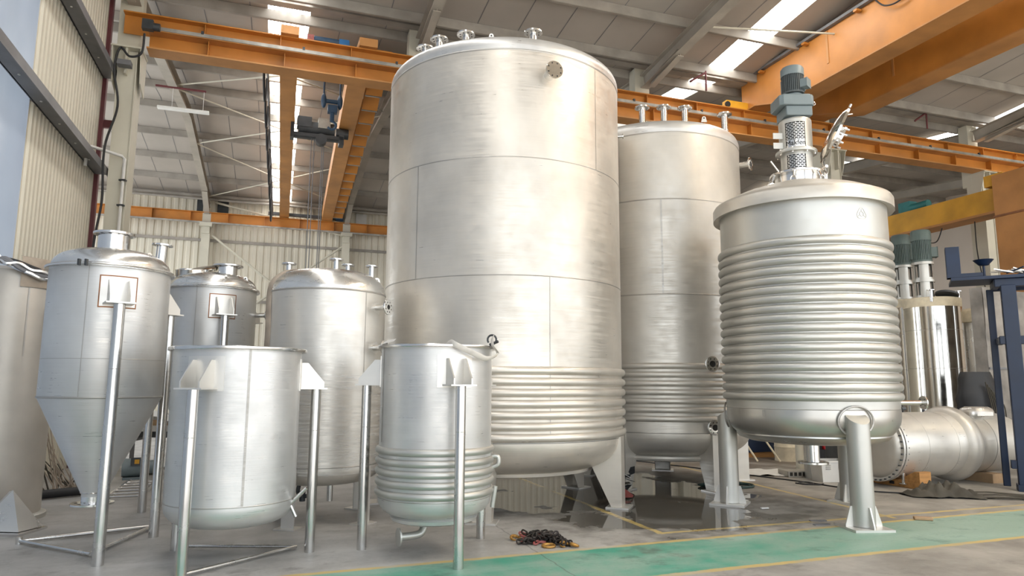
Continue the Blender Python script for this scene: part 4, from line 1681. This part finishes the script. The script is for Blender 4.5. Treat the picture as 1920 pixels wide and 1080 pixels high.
CP = (9.95, 16.2)
t = polished_tank(CP, 'mirror-polished cylindrical tank with cream top band and grey motor behind the coiled reactor', .60, 3.66, [(-.20, -.1, 1.0, -.3)])
mb = MB(T(.12, -.42, 3.74) @ Matrix.Rotation(R_(14), 4, 'Y') @ Matrix.Rotation(R_(-8), 4, 'X'))
mb.lathe([(0, .03), (.2, .02), (.24, 0), (.24, -.04), (0, -.03)], 30)
mb.build('manway_cover', 'darkgrey', t)
for x, y in ((-.3, -.5), (.45, -.3)):
    nozzle(t, (x, y, 3.60), (0, 0, 1), .22, .04, .09, .02, 4)
t = polished_tank((10.20, 17.75), 'second agitator tank almost hidden behind the mirror-polished one', .60, 3.80, [(-.10, -.2, 1.04, -.7)])
t = polished_tank((10.62, 19.0), 'third agitator tank peeping out beside the coiled reactor', .55, 3.9, [(.02, -.2, 1.02, -.7)])
# foil-clad vessel
CFV = (11.1, 16.4)
t = thing('foil_clad_vessel', 'narrow foil-clad vessel with cream padded top next to the mirror-polished tank', 'tank', (CFV[0], CFV[1], 0))
mb = MB()
mb.lathe([(0, 0), (.36, 0), (.36, 1.1), (.35, 2.2), (.36, 3.15), (.3, 3.2)], 48)
mb.build('cladding', 'foil', t)
mb = MB()
mb.lathe([(.30, 3.1), (.44, 3.12), (.46, 3.25), (.40, 3.38), (.2, 3.46), (0, 3.48)], 36)
mb.build('padded_top', 'creamband', t)
mb = MB()
mb.tube(smooth_path([(-.42, -.1, 3.05), (-.44, -.1, 2.0), (-.42, -.12, 1.0), (-.42, -.1, .1)], 6), .05, 12)
mb.build('side_pipe', 'foil', t)

# ---- horizontal vessel on timber
HV = W(0, 9.0)
t = thing('horizontal_vessel', 'long horizontal steel vessel with big body flange lying on an orange timber block', 'vessel', W(9.47, 9.0, .645), TH)
mx = Matrix.Rotation(PI / 2, 4, 'Y')
mb = MB(mx)
r = .53
mb.lathe([(r, .0), (r, 1.6)], 96)
mb.torus(r, .004, 1.2, 96, 6, 1)
mb.torus(r, .004, .55, 96, 6, 1)
mb.build('shell', ['shell', 'weld'], t)
mb = MB(mx)
mb.lathe([(0, -.17), (.3, -.155), (.45, -.12), (.51, -.07), (.525, -.02)], 80)
mb.build('end_cover', 'dull', t)
mb = MB(mx)
mb.lathe([(.51, -.05), (.575, -.05), (.575, -.012), (.51, -.012)], 96, closed=True)
mb.lathe([(.51, .012), (.575, .012), (.575, .05), (.51, .05)], 96, closed=True)
fl = mb.build('end_flange', 'plate', t)
mb = MB(mx)
mb.cyl((.552, 0, -.08), (.552, 0, .08), .012, None, 8)
b0 = mb.build('flange_bolt', 'darkgrey', fl)
for k in range(1, 36):
    c = b0.copy()
    COL.objects.link(c)
    c.parent = fl
    c.matrix_basis = Matrix.Rotation(2 * PI * k / 36, 4, 'X')
mb = MB(mx)
mb.lathe([(r, 1.40), (.57, 1.43), (.61, 1.47), (.625, 1.53), (.625, 1.60), (.60, 1.66), (r, 1.70)], 96)
mb.build('body_flange', 'dull', t)
mb = MB(mx)
mb.lathe([(.50, 1.62), (.50, 2.7), (.46, 2.85), (.3, 2.93), (0, 2.96)], 80)
mb.torus(.50, .006, 2.1, 80, 6, 1)
mb.build('rear_shell', ['dull', 'weld'], t)
mb = MB()
mb.box((2.12, -.16, .50), (.55, .32, .24))
mb.build('wrapped_nozzle', 'foil', t, 60, .09)
nozzle(t, (.20, -.3, -.43), (0, 0, -1), .16, .03, .07, .014, 4)
mb = MB()
mb.box((2.2, 0, -.57), (.3, .8, .15))
mb.build('saddle', 'card', t)

t = thing('timber_block', 'orange timber beam lying under the long horizontal vessel', 'timber', W(9.78, 8.42, 0), TH)
mb = MB()
mb.box((0, .62, .055), (.24, 1.3, .11))
mb.build('beam', 'wood', t, bevel=.008)
mb = MB()
mb.add([(-.12, -.025, .112), (.12, -.025, .112), (.12, .36, .112), (-.12, .36, .112), (-.12, -.025, .27), (.12, -.025, .27), (.12, .06, .27), (-.12, .06, .27)],
       [(3, 2, 1, 0), (4, 5, 6, 7), (0, 1, 5, 4), (1, 2, 6, 5), (2, 3, 7, 6), (3, 0, 4, 7)])
mb.build('wedge', 'wood', t)
mb = MB()
mb.box((.02, -.03, .07), (.05, .006, .05))
mb.box((-.122, .5, .055), (.006, .09, .05))
mb.build('bolt_hole', 'hole', t)

# ================================================================== clutter
# chain pile: links share one mesh
t = thing('chain_sling', 'heap of dark lifting chain with gold hooks lying before the wet patch', 'chain', (.40, 7.30, 0))
t.scale = (1.12, 1.1, 1.25)
mb = MB()
lk = [(.024 * math.cos(w) + (.014 if math.cos(w) > 0 else -.014), .017 * math.sin(w), 0) for w in [2 * PI * i / 16 for i in range(16)]]
mb.tube(lk, .0075, 6, 0, True)
link0 = mb.build('chain_link', 'rust', t)
mb = MB()
mb.tube(lk, .0075, 6, 0, True)
linkp = mb.build('chain_link', 'pink', t)
rnd = random.Random(3)
n = 0
px, py, an = -.27, .10, 0.0
first = {0: True, 1: True}
for i in range(98):
    an += rnd.uniform(-.9, .9)
    px += .05 * math.cos(an)
    py += .05 * math.sin(an)
    lim = .12 if px < .12 else .08
    cy = .06 if px < .05 else -.04
    if abs(px - .0) > .32 or abs(py - cy) > lim:
        an = math.atan2(cy - py, -px) + rnd.uniform(-.5, .5)
        px = max(-.33, min(.33, px))
        py = max(cy - lim, min(cy + lim, py))
    hgt = max(0, 1 - ((px + .08) / .27) ** 2) * .055
    src = linkp if (px < -.02 and i % 6 == 0) else link0
    k = 1 if src is linkp else 0
    if first[k]:
        first[k] = False
        o = src
    else:
        o = src.copy()
        COL.objects.link(o)
        o.parent = t
    o.location = (px, py, .016 + rnd.random() * hgt)
    o.rotation_euler = (rnd.uniform(-.5, .5) + (PI / 2 if i % 2 else 0), rnd.uniform(-.4, .4), an)
mb = MB()
mb.tube([(-.02 + .055 * math.cos(w), -.155 + .04 * math.sin(w), .014 + .004 * math.sin(w)) for w in [2 * PI * i / 20 for i in range(20)]], .011, 8, 0, True)
mb.build('master_ring', 'brass', t)
for hx, hy, ha in ((-.32, .12, .3), (-.05, .17, 1.2), (.21, -.15, 2.2), (-.24, .19, -.6), (.12, -.14, .2)):
    hk = [(hx + .035 * math.cos(ha + w), hy + .035 * math.sin(ha + w), .02 + .01 * math.sin(w)) for w in [R_(30 * i) for i in range(10)]]
    mb = MB()
    mb.tube(hk, [.008, .012, .014, .015, .015, .014, .012, .010, .008, .005], 8)
    mb.build('hook', 'brass', t)

# hose coil, cables, scraps
P = []
for i in range(70):
    w = 2 * PI * i / 18
    rr = .33 + .012 * math.sin(i * 1.7) + .02 * math.sin(i * .6)
    P.append((3.45 + 1.25 * rr * math.cos(w), 11.35 + rr * .75 * math.sin(w), .012 + .008 * (i // 18)))
tag(MB().tube(smooth_path(P, 3), .011, 8).build('garden_hose', 'hose'), 'coil of dark green hose on the floor behind the reactor leg', 'hose')
tag(MB().tube(smooth_path([(2.5, 15.2, .01), (3.6, 13.8, .01), (4.4, 12.6, .01), (4.9, 11.9, .01), (5.4, 11.0, .01), (5.9, 10.7, .01), (6.5, 10.35, .01), (7.2, 10.3, .01), (7.8, 10.05, .01)], 8), .012, 8)
    .build('power_cable', 'black'), 'long black cable running across the floor past the white crate', 'cable')
tag(MB().tube(smooth_path([(4.72, 11.75, .01), (4.85, 11.62, .012), (5.0, 11.7, .012), (4.95, 11.84, .016), (4.8, 11.8, .012), (4.78, 11.62, .01), (5.02, 11.55, .01), (5.15, 11.68, .01)], 8), .010, 8)
    .build('cable_loop', 'black'), 'small loop of black cable in front of the white crate', 'cable')
t = thing('plastic_crate', 'white plastic crate standing on the floor behind the reactor legs', 'crate', (5.46, 12.1, 0), R_(8))
mb = MB()
w, d, h, tk = .52, .36, .34, .012
mb.add([(-w / 2 * .9, -d / 2 * .9, 0), (w / 2 * .9, -d / 2 * .9, 0), (w / 2 * .9, d / 2 * .9, 0), (-w / 2 * .9, d / 2 * .9, 0), (-w / 2, -d / 2, h), (w / 2, -d / 2, h), (w / 2, d / 2, h), (-w / 2, d / 2, h)],
       [(3, 2, 1, 0), (0, 1, 5, 4), (1, 2, 6, 5), (2, 3, 7, 6), (3, 0, 4, 7)])
mb.build('body', 'white', t)
mb = MB()
for c, s in (((0, -d / 2, h), (w + .03, .02, .03)), ((0, d / 2, h), (w + .03, .02, .03)), ((-w / 2, 0, h), (.02, d, .03)), ((w / 2, 0, h), (.02, d, .03))):
    mb.box(c, s)
mb.build('rim', 'white', t)
for x, dx in ((-.14, .09), (.12, .15)):
    mb = MB()
    for i in range(3):
        mb.box((x, -d / 2 * .985 - .004, .28 - i * .03), (dx, .004, .014))
    mb.build('printed_mark', 'rail', t)
t = thing('floor_tray', 'flat pale slotted tray on the floor next to the white crate', 'tray', (5.15, 12.75, 0), R_(5))
mb = MB()
mb.box((0, 0, .05), (.5, .4, .10))
mb.build('body', 'rail', t)
for k in range(6):
    mb = MB()
    mb.box((-.2 + k * .08, -.202, .055), (.05, .008, .06))
    mb.build('slot', 'hole', t)
t = thing('plastic_sheet', 'crumpled white plastic sheet spread on the floor under the reactor', 'sheet', (4.9, 13.1, 0))
rnd = random.Random(11)
mb = MB()
nx, ny = 16, 10
vs = [((i / nx - .5) * 1.5 + rnd.uniform(-.02, .02), (j / ny - .5) * .9 + rnd.uniform(-.02, .02), .008 + .03 * rnd.random()) for j in range(ny + 1) for i in range(nx + 1)]
fs = [(j * (nx + 1) + i, j * (nx + 1) + i + 1, (j + 1) * (nx + 1) + i + 1, (j + 1) * (nx + 1) + i) for j in range(ny) for i in range(nx)]
mb.add(vs, fs)
mb.build('sheet', 'white', t)
# far things seen below the tanks
t = thing('stub_pipe', 'short grey pipe post standing on end below the reactor outlet', 'pipe', (5.30, 12.5, 0))
mb = MB()
mb.lathe([(.09, 0), (.1, 0), (.1, .62), (.09, .62)], 24, closed=True)
mb.build('pipe', 'matt', t)
t = thing('stub_pipe', 'taller pale pipe post farther behind the reactor outlet', 'pipe', (5.62, 13.7, 0))
mb = MB()
mb.lathe([(.075, 0), (.085, 0), (.085, .8), (.075, .8)], 24, closed=True)
mb.build('pipe', 'cream', t)
t = thing('red_machine', 'red machine housing with black foot standing far behind the reactor', 'machine', (6.9, 15.9, 0), R_(6))
mb = MB()
mb.box((-.25, 0, .45), (.35, .5, .5))
mb.box((.2, 0, .5), (.3, .4, .62))
mb.build('body', 'red', t, bevel=.03)
mb = MB()
mb.box((0, .0, .1), (1.0, .44, .2))
mb.box((-.02, .0, .4), (.2, .3, .5))
mb.build('base', 'black', t)
mb = MB()
mb.box((-.25, -.255, .55), (.14, .01, .05))
mb.build('name_plate', 'white', t)
t = thing('steel_drum', 'dirty cream drum standing between the dark tarpaulin and the red machine', 'drum', (6.0, 15.3, 0))
mb = MB()
mb.lathe([(0, 0), (.26, 0), (.26, .28), (.27, .3), (.26, .32), (.26, .56), (.27, .58), (.26, .6), (.26, .82), (0, .82)], 36)
mb.build('body', 'creamband', t)
mb = MB()
mb.torus(.26, .015, .82, 36, 8)
mb.build('rim', 'rail', t)
t = thing('covered_pallet', 'dark blue tarpaulin over a pallet far behind the reactor leg', 'pallet', (5.55, 16.4, 0), R_(4))
rnd = random.Random(5)
mb = MB()
nx = 14
vs, fs = [], []
for j in range(8):
    for i in range(nx):
        a = 2 * PI * i / nx
        k = 1 - .25 * (j / 7) ** 3
        vs.append((.85 * k * max(-1, min(1, 1.3 * math.cos(a))) + rnd.uniform(-.03, .03), .5 * k * max(-1, min(1, 1.3 * math.sin(a))) + rnd.uniform(-.03, .03), .12 + j * .15 + rnd.uniform(-.03, .03)))
for j in range(7):
    for i in range(nx):
        fs.append((j * nx + i, j * nx + (i + 1) % nx, (j + 1) * nx + (i + 1) % nx, (j + 1) * nx + i))
fs.append(tuple(7 * nx + i for i in range(nx)))
mb.add(vs, fs)
mb.build('tarpaulin', 'navy', t, 60)
mb = MB()
mb.box((0, 0, .06), (1.5, .9, .12))
mb.build('pallet', 'wood', t)
for i, (x, y, dx, lb) in enumerate(((5.2, 15.2, .35, 'thin pale stick leaning on the dark tarpaulin, longer of two'), (4.95, 15.25, .2, 'shorter pale stick leaning beside the dark tarpaulin'))):
    tag(MB().cyl((x + dx * 1.4, y - .3, .015), (x, y + .25, 1.0 - .3 * i), .02, None, 8).build('wooden_stick', 'creamband'), lb, 'stick')
t = thing('dark_cabinet', 'dark grey cabinet on the floor behind the reactor leg and white crate', 'cabinet', (6.45, 13.3, 0), R_(10))
mb = MB()
mb.box((0, 0, .42), (.8, .5, .84))
mb.build('body', 'darkgrey', t, bevel=.02)
for z in (.25, .6):
    mb = MB()
    mb.box((0, -.26, z), (.7, .02, .28))
    mb.build('drawer', 'girt', t)
t = thing('wooden_box', 'orange wooden box on the floor far behind the tall tanks', 'box', (2.0, 16.2, 0), R_(12))
mb = MB()
mb.box((0, 0, .2), (.8, .5, .4))
mb.build('body', 'wood', t, bevel=.01)
mb = MB()
for z in (.06, .34):
    mb.box((0, -.26, z), (.82, .03, .06))
mb.build('batten', 'wood', t)
t = thing('scrap_bin', 'dark metal scrap bin standing behind the tallest tank leg', 'bin', (1.75, 13.9, 0), R_(20))
mb = MB()
mb.box((0, 0, .3), (.9, .6, .56))
mb.box((0, 0, .58), (.96, .66, .05))
mb.build('body', 'darkgrey', t, bevel=.015)
for x in (-.3, .3):
    mb = MB()
    mb.box((x, -.32, .02), (.1, .1, .04))
    mb.build('foot', 'black', t)
rnd = random.Random(9)
t = thing('tangled_offcuts', 'tangle of dark sheet offcuts heaped behind the wide leg of the tallest tank', 'scrap', (1.70, 10.45, 0))
t.scale = (.6, .6, .6)
for k in range(9):
    mb = MB(T(rnd.uniform(-.18, .22), rnd.uniform(-.2, .2), .08 + .07 * k) @ Matrix.Rotation(rnd.uniform(-.7, .7), 4, 'X') @ Matrix.Rotation(rnd.uniform(-.6, .6), 4, 'Y') @ RZ(rnd.uniform(0, 3)))
    mb.prism([(-.2, -.06), (.16, -.08), (.22, .03), (.05, .09), (-.18, .05)], -.003, .003)
    mb.build('offcut', 'darkgrey' if k % 3 else 'chrome', t)
t = tag(MB().add([(1.48, 10.15, .006), (1.72, 10.05, .03), (1.78, 10.3, .02), (1.62, 10.42, .14), (1.5, 10.36, .05)], [(0, 1, 2, 3, 4)]).build('plastic_bag', 'pink'), 'crumpled pink plastic bag on the floor behind the wide tank leg', 'bag')
# scraps of paper and card on the floor
t = tag(MB(T(5.0, 8.65, .02) @ RZ(-.3)).box((0, 0, 0), (.2, .09, .035)).build('cardboard_piece', 'card', bevel=.008), 'small brown cardboard piece on the floor near the green walkway', 'cardboard')
t = tag(MB(T(3.33, 9.35, .008) @ RZ(.4)).prism([(-.06, -.02), (.05, -.03), (.07, .01), (.0, .03), (-.05, .02)], 0, .012).build('paper_scrap', 'white'), 'scrap of white paper on the floor beside the reactor leg', 'paper')
for lab, x, y, a in (('dark flat steel offcut on the floor beside the front reactor foot', 3.62, 8.32, .25), ('second flat offcut just behind the one at the front reactor foot', 3.68, 8.55, .1)):
    tag(MB(T(x, y, .006) @ RZ(a)).box((0, 0, 0), (.2, .05, .012)).build('flat_offcut', 'girt'), lab, 'offcut')
# tarpaulin heap and hoses by the rack
t = thing('olive_tarpaulin', 'crumpled olive tarpaulin heaped on the floor before the timber block', 'tarpaulin', (6.35, 10.45, 0), R_(-10))
rnd = random.Random(21)
nx, ny = 26, 12
mb = MB()
vs = []
for j in range(ny + 1):
    for i in range(nx + 1):
        x, y = (i / nx - .5) * 1.0, (j / ny - .5) * .42
        e = max(0, 1 - (x / .52) ** 2) * max(0, 1 - (y / .22) ** 2)
        z = .012 + e * (.03 + .13 * abs(math.sin(11 * x + 9 * y)) + .09 * abs(math.sin(19 * x - 15 * y + 1)) * rnd.uniform(.5, 1.3))
        vs.append((x + .03 * math.sin(11 * y + 5 * x), y + .03 * math.sin(8 * x), z))
fs = [(j * (nx + 1) + i, j * (nx + 1) + i + 1, (j + 1) * (nx + 1) + i + 1, (j + 1) * (nx + 1) + i) for j in range(ny) for i in range(nx)]
mb.add(vs, fs)
mb.build('tarpaulin', 'tarp', t, 70)
for k, lab in enumerate(('flat grey lifting sling trailing from the olive tarpaulin to the blue rack, nearest the aisle', 'flat grey lifting sling trailing from the tarpaulin, middle one of three', 'flat grey lifting sling trailing from the tarpaulin, closest to the vessel')):
    y0 = 10.2 + k * .2
    tag(MB().tube(smooth_path([(6.75, y0 + .1, .02), (7.2, y0 + .0 + .06 * k, .03), (7.6, y0 - .1, .02), (7.95, y0 - .2 + .05 * k, .025), (8.3, y0 - .45, .02)], 8), .03, 8, flat=(.045, .012)).build('flat_sling', 'tarp'), lab, 'sling')

# blue rack
t = thing('steel_rack', 'tall dark blue steel rack with two posts beside the horizontal vessel', 'rack', (8.02, 11.05, 0), R_(-30))
for x, y, w in ((-.18, .55, .10), (.02, 0, .20), (1.5, 0, .2), (1.5, .6, .1)):
    mb = MB()
    mb.box((x, y, 1.62), (w, w * .8, 3.24))
    mb.build('post', 'navy', t, bevel=.008)
for z, y in ((3.28, 0), (2.35, 0), (.4, 0), (3.28, .58)):
    mb = MB()
    mb.box((.72, y, z), (1.75, .12, .13))
    mb.build('crossbar', 'navy', t, bevel=.006)
for x, zz in ((-.12, 3.28), (-.12, 2.35), (1.5, 3.28)):
    for z in (zz,):
        mb = MB()
        mb.box((x, .28, z), (.09, .62, .1))
        mb.build('side_rail', 'navy', t)
mb = MB()
mb.box((.45, .28, 3.37), (2.4, .85, .05))
mb.build('deck', 'navy', t)
mb = MB()
mb.box((.8, .0, .05), (1.8, .3, .1))
mb.build('foot_beam', 'navy', t)
t = thing('blue_bracket', 'upright dark blue bracket standing on top of the blue rack', 'bracket', (7.40, 11.38, 2.999), R_(-30))
mb = MB()
mb.box((0, 0, .66), (.2, .2, .52))
mb.build('upright', 'navy', t, bevel=.006)
mb = MB()
mb.box((.15, 0, .43), (.5, .22, .06))
mb.build('foot', 'navy', t)
t = thing('shallow_dish', 'small dark shallow dish held above the blue rack beside the bracket', 'dish', (7.86, 11.30, 3.40), R_(-30))
mb = MB()
mb.lathe([(0, .22), (.06, .23), (.14, .3), (.15, .3), (.07, .21), (0, .2)], 24)
mb.build('bowl', 'navy', t)
mb = MB()
mb.cyl((0, 0, .005), (0, 0, .2), .02, None, 10)
mb.build('stem', 'navy', t)
t = thing('shiny_scrap', 'shiny bent metal pieces lying along the top of the blue rack', 'scrap', (8.25, 11.05, 3.40), R_(-30))
rnd = random.Random(4)
for k in range(14):
    mb = MB(T(rnd.uniform(-.35, .9), rnd.uniform(-.25, .2), .05 + rnd.uniform(0, .06)) @ Matrix.Rotation(rnd.uniform(-.5, .5), 4, 'Y') @ RZ(rnd.uniform(-.5, .5)))
    mb.prism([(-.14, -.03), (.12, -.04), (.15, .03), (-.1, .04)], -.01, .01)
    mb.build('bent_piece', 'foil' if k % 3 else 'navy', t)
for i, (u, v, h, lab) in enumerate(((14.75, 10.75, 3.75, 'pale wrapped panel stack standing behind the blue rack post'), (15.75, 10.75, 3.7, 'second pale wrapped panel stack beyond the thick blue post'))):
    t = thing('wrapped_stack', lab, 'stack', W(u, v, 0), TH)
    mb = MB()
    rnd = random.Random(30 + i)
    nx, ny = 8, 18
    vs, fs = [], []
    for j in range(ny + 1):
        for k_ in range(nx + 1):
            vs.append(((k_ / nx - .5) * .66, -.12 + rnd.uniform(-.012, .012), h * j / ny))
    for j in range(ny):
        for k_ in range(nx):
            fs.append((j * (nx + 1) + k_, j * (nx + 1) + k_ + 1, (j + 1) * (nx + 1) + k_ + 1, (j + 1) * (nx + 1) + k_))
    mb.add(vs, fs)
    mb.box((0, .03, h / 2), (.66, .28, h))
    mb.build('wrapping', 'wrapgrey', t, 60)
    for z in (.9, 2.0):
        mb = MB()
        mb.box((0, -.14, z), (.68, .02, .04))
        mb.build('band', 'girt', t)
t = thing('dark_bundle', 'dark plastic-wrapped bundle standing between the foil-clad vessel and blue rack', 'bundle', W(13.3, 10.1, 0), TH)
rnd = random.Random(41)
vs, fs = [], []
nx, ny = 20, 14
for j in range(ny + 1):
    for i in range(nx):
        a = 2 * PI * i / nx
        rr = .40 * (1 - .5 * max(0, j / ny - .75) * 2) + rnd.uniform(-.03, .03)
        vs.append((rr * math.cos(a) * 1.2, rr * math.sin(a) * .6, 1.9 * j / ny))
for j in range(ny):
    for i in range(nx):
        fs.append((j * nx + i, j * nx + (i + 1) % nx, (j + 1) * nx + (i + 1) % nx, (j + 1) * nx + i))
fs.append(tuple(ny * nx + i for i in range(nx)))
mb = MB().add(vs, fs)
mb.build('wrapping', 'black', t, 70)
mb = MB()
for k in range(8):
    mb.tube(smooth_path([(-.1 + .05 * k, -.27, 1.7 - .05 * k), (-.05 + .05 * k, -.32, 1.2), (.0 + .05 * k, -.3, .8)], 4), .012, 6)
mb.build('straw', 'tarp', t)

# ---- beside the wall
CK = (-6.13, 8.40)
RK, ZK = .49, 2.92
t = thing('wrapped_silo', 'pale wrapped cylindrical silo standing against the translucent wall', 'silo', (CK[0], CK[1], 0))
mb = MB()
mb.lathe([(RK - .01, .06), (RK, .08), (RK, 1.6), (RK - .005, ZK - .1), (RK - .03, ZK), (.3, ZK + .06), (0, ZK + .08)], 72)
v_seam(mb, RK, view_ang(CK, .3), 1.9, ZK - .15, .008)
mb.build('body', ['silo', 'weld'], t)
mb = MB()
mb.lathe([(0, 0), (RK + .06, 0), (RK + .06, .05), (RK + .02, .07), (RK - .02, .07)], 64)
mb.build('base_ring', 'matt', t)
mb = MB()
mb.tube(smooth_path([pol(RK + .035, view_ang(CK, .72), 2.95), pol(RK + .04, view_ang(CK, .70), 2.6), pol(RK + .04, view_ang(CK, .66), 2.34), pol(RK + .03, view_ang(CK, .76), 2.24), pol(RK, view_ang(CK, .82), 2.22)], 6), .02, 10)
mb.build('handle', 'chrome', t)
mb = MB()
mb.lathe([(RK + .005, 1.55), (RK + .012, 1.75), (RK + .005, 2.0)], 20, 0, None, view_ang(CK, -.6), view_ang(CK, -.15))
mb.build('foil_patch', 'foil', t)
t = thing('cable_bundle', 'tangled dark cables slung over the pale silo by the wall', 'cable', (CK[0], CK[1], 0))
rnd = random.Random(2)
for k in range(6):
    P = []
    for i in range(9):
        f = -.9 + 1.85 * i / 8
        a = view_ang(CK, max(-.98, min(.98, f)))
        P.append(pol(RK + .03 + rnd.uniform(0, .05), a, ZK + .22 - .045 * i + rnd.uniform(-.05, .05)))
    mb = MB()
    mb.tube(smooth_path(P, 5), rnd.uniform(.012, .028), 7)
    mb.build('cable', ('black', 'girt', 'chrome')[k % 3], t)
t = thing('brown_cloth', 'brown cloth draped behind the cables over the pale silo', 'cloth', (CK[0], CK[1], 0))
mb = MB()
mb.lathe([(.25, ZK + .20), (RK - .02, ZK + .16), (RK + .012, ZK + .06), (RK + .016, ZK - .10), (RK + .014, ZK - .2)], 20, 0, None, view_ang(CK, .1), view_ang(CK, .97))
mb.build('cloth', 'cloth', t)
t = thing('foil_cone', 'crumpled shiny foil cone on the floor before the pale silo', 'foil', (-5.42, 7.72, 0))
mb = MB()
mb.add([(-.3, -.12, .03), (.22, -.16, .03), (.26, .16, .03), (-.2, .2, .03), (.02, -.02, .44), (-.05, .02, .42)], [(0, 1, 4), (1, 2, 4), (2, 3, 5, 4), (3, 0, 5), (0, 4, 5), (0, 3, 2, 1)])
mb.build('cone', 'foil', t, 20)
mb = MB()
mb.box((-.02, -.02, .012), (.62, .44, .024))
mb.build('base_sheet', 'chrome', t)
tag(MB().tube(smooth_path([(-6.45, 9.75, .07), (-6.3, 9.95, .07), (-6.15, 10.1, .07), (-6.0, 10.3, .07)], 6), .06, 12).build('rubber_hose', 'black'), 'thick black rubber hose on the floor behind the cone of the hopper', 'hose')
rnd = random.Random(8)
t = thing('brushwood_bundle', 'bundle of dry sticks propped between silo and hopper cone', 'sticks', (-6.62, 10.6, 0))
for k in range(34):
    x, y = rnd.uniform(-.3, .3), rnd.uniform(-.2, .2)
    mb = MB()
    mb.cyl((x, y, .02), (x + rnd.uniform(-.6, .2), y + rnd.uniform(-.1, .2), rnd.uniform(.3, 1.1)), .012, .006, 6)
    mb.build('stick', 'cloth' if k % 3 else 'tarp', t)
# behind the hoppers
grp = [('pale steel sheet lying on top of the sheet stack behind the hoppers', 'chrome', .76), ('brown board second from the top in the stack behind the hoppers', 'card', .65),
       ('pale green board in the middle of the stack behind the hoppers', 'white', .54), ('dark board near the bottom of the stack behind the hoppers', 'darkgrey', .43)]
for i, (lab, m_, z) in enumerate(grp):
    tag(MB(T(-6.62 + .03 * i, 13.45, z + .22) @ RZ(R_(12 - 4 * i))).box((0, 0, 0), (1.5, .9, .108)).build('sheet_board', m_), lab, 'board')
t = thing('trestle', 'low dark trestle carrying the stack of boards behind the hoppers', 'trestle', (-6.57, 13.45, 0), R_(8))
for x in (-.5, .5):
    mb = MB()
    mb.box((x, 0, .56), (.08, .8, .06))
    for y in (-.35, .35):
        mb.box((x, y, .27), (.06, .06, .54))
    mb.build('support_frame', 'girt', t)
t = thing('electric_motor', 'small grey electric motor with yellow sticker standing on the floor behind the cone', 'motor', (-6.32, 11.9, 0), R_(25))
mb = MB()
mb.cyl((-.2, 0, .19), (.2, 0, .19), .15, None, 24)
mb.cyl((.2, 0, .19), (.28, 0, .19), .11, None, 20)
mb.build('housing', 'gearbox', t)
mb = MB()
mb.box((0, 0, .02), (.36, .26, .04))
mb.build('foot', 'gearbox', t)
mb = MB()
mb.box((0, -.14, .3), (.14, .1, .12))
mb.build('terminal_box', 'darkgrey', t)
mb = MB()
mb.box((.02, -.192, .3), (.07, .006, .07))
mb.build('sticker', 'yellow', t)
t = thing('pipe_ring', 'large pale pipe ring leaning behind the cone of the hopper', 'ring', (-6.45, 12.55, 0), R_(20))
mb = MB(Matrix.Translation((0, 0, .55)) @ Matrix.Rotation(R_(75), 4, 'X'))
mb.lathe([(.44, -.12), (.54, -.12), (.54, .12), (.44, .12)], 48, closed=True)
mb.build('ring', 'plate', t)
t = thing('ladder', 'aluminium ladder lying flat on the floor behind the hopper legs', 'ladder', (-5.60, 10.55, 0), R_(109))
for y in (-.2, .2):
    mb = MB()
    mb.box((0, y, .04), (1.7, .03, .07))
    mb.build('rail', 'pipe', t)
for k in range(6):
    mb = MB()
    mb.cyl((-.75 + k * .3, -.2, .04), (-.75 + k * .3, .2, .04), .018, None, 8)
    mb.build('rung', 'pipe', t)

# ================================================================== light and camera
w = bpy.data.worlds.new('World')
bpy.context.scene.world = w
w.use_nodes = True
nt = w.node_tree
bg = nt.nodes['Background']
bg.inputs[0].default_value = (.88, .94, 1.0, 1)
bg.inputs[1].default_value = 1.35

sd = bpy.data.lights.new('Sun', 'SUN')
sd.energy = 6.5
sd.angle = R_(.6)
sd.color = (1, .96, .90)
so = bpy.data.objects.new('Sun', sd)
COL.objects.link(so)
sdir = (W(.25, 1, 0) * .55).normalized() * math.cos(R_(62)) + Vector((0, 0, -math.sin(R_(62))))
so.rotation_euler = sdir.to_track_quat('-Z', 'Y').to_euler()
so.location = (0, -20, 30)

cam_d = bpy.data.cameras.new('Camera')
cam = bpy.data.objects.new('Camera', cam_d)
COL.objects.link(cam)
cam_d.sensor_width = 36
cam_d.lens = 1290 / 1920 * 36
cam_d.clip_end = 200
p_, ro = R_(8), R_(.3)
r0 = Vector((1, 0, 0))
u0 = Vector((0, -math.sin(p_), math.cos(p_)))
fw = Vector((0, math.cos(p_), math.sin(p_)))
rx = r0 * math.cos(ro) + u0 * math.sin(ro)
uy = -r0 * math.sin(ro) + u0 * math.cos(ro)
mt = Matrix(((rx.x, uy.x, -fw.x, 0), (rx.y, uy.y, -fw.y, 0), (rx.z, uy.z, -fw.z, 1.6), (0, 0, 0, 1)))
cam.matrix_world = mt
sc = bpy.context.scene
sc.camera = cam
sc.view_settings.view_transform = 'Standard'
sc.view_settings.look = 'None'
sc.view_settings.gamma = 1
sc.view_settings.exposure = 1.0
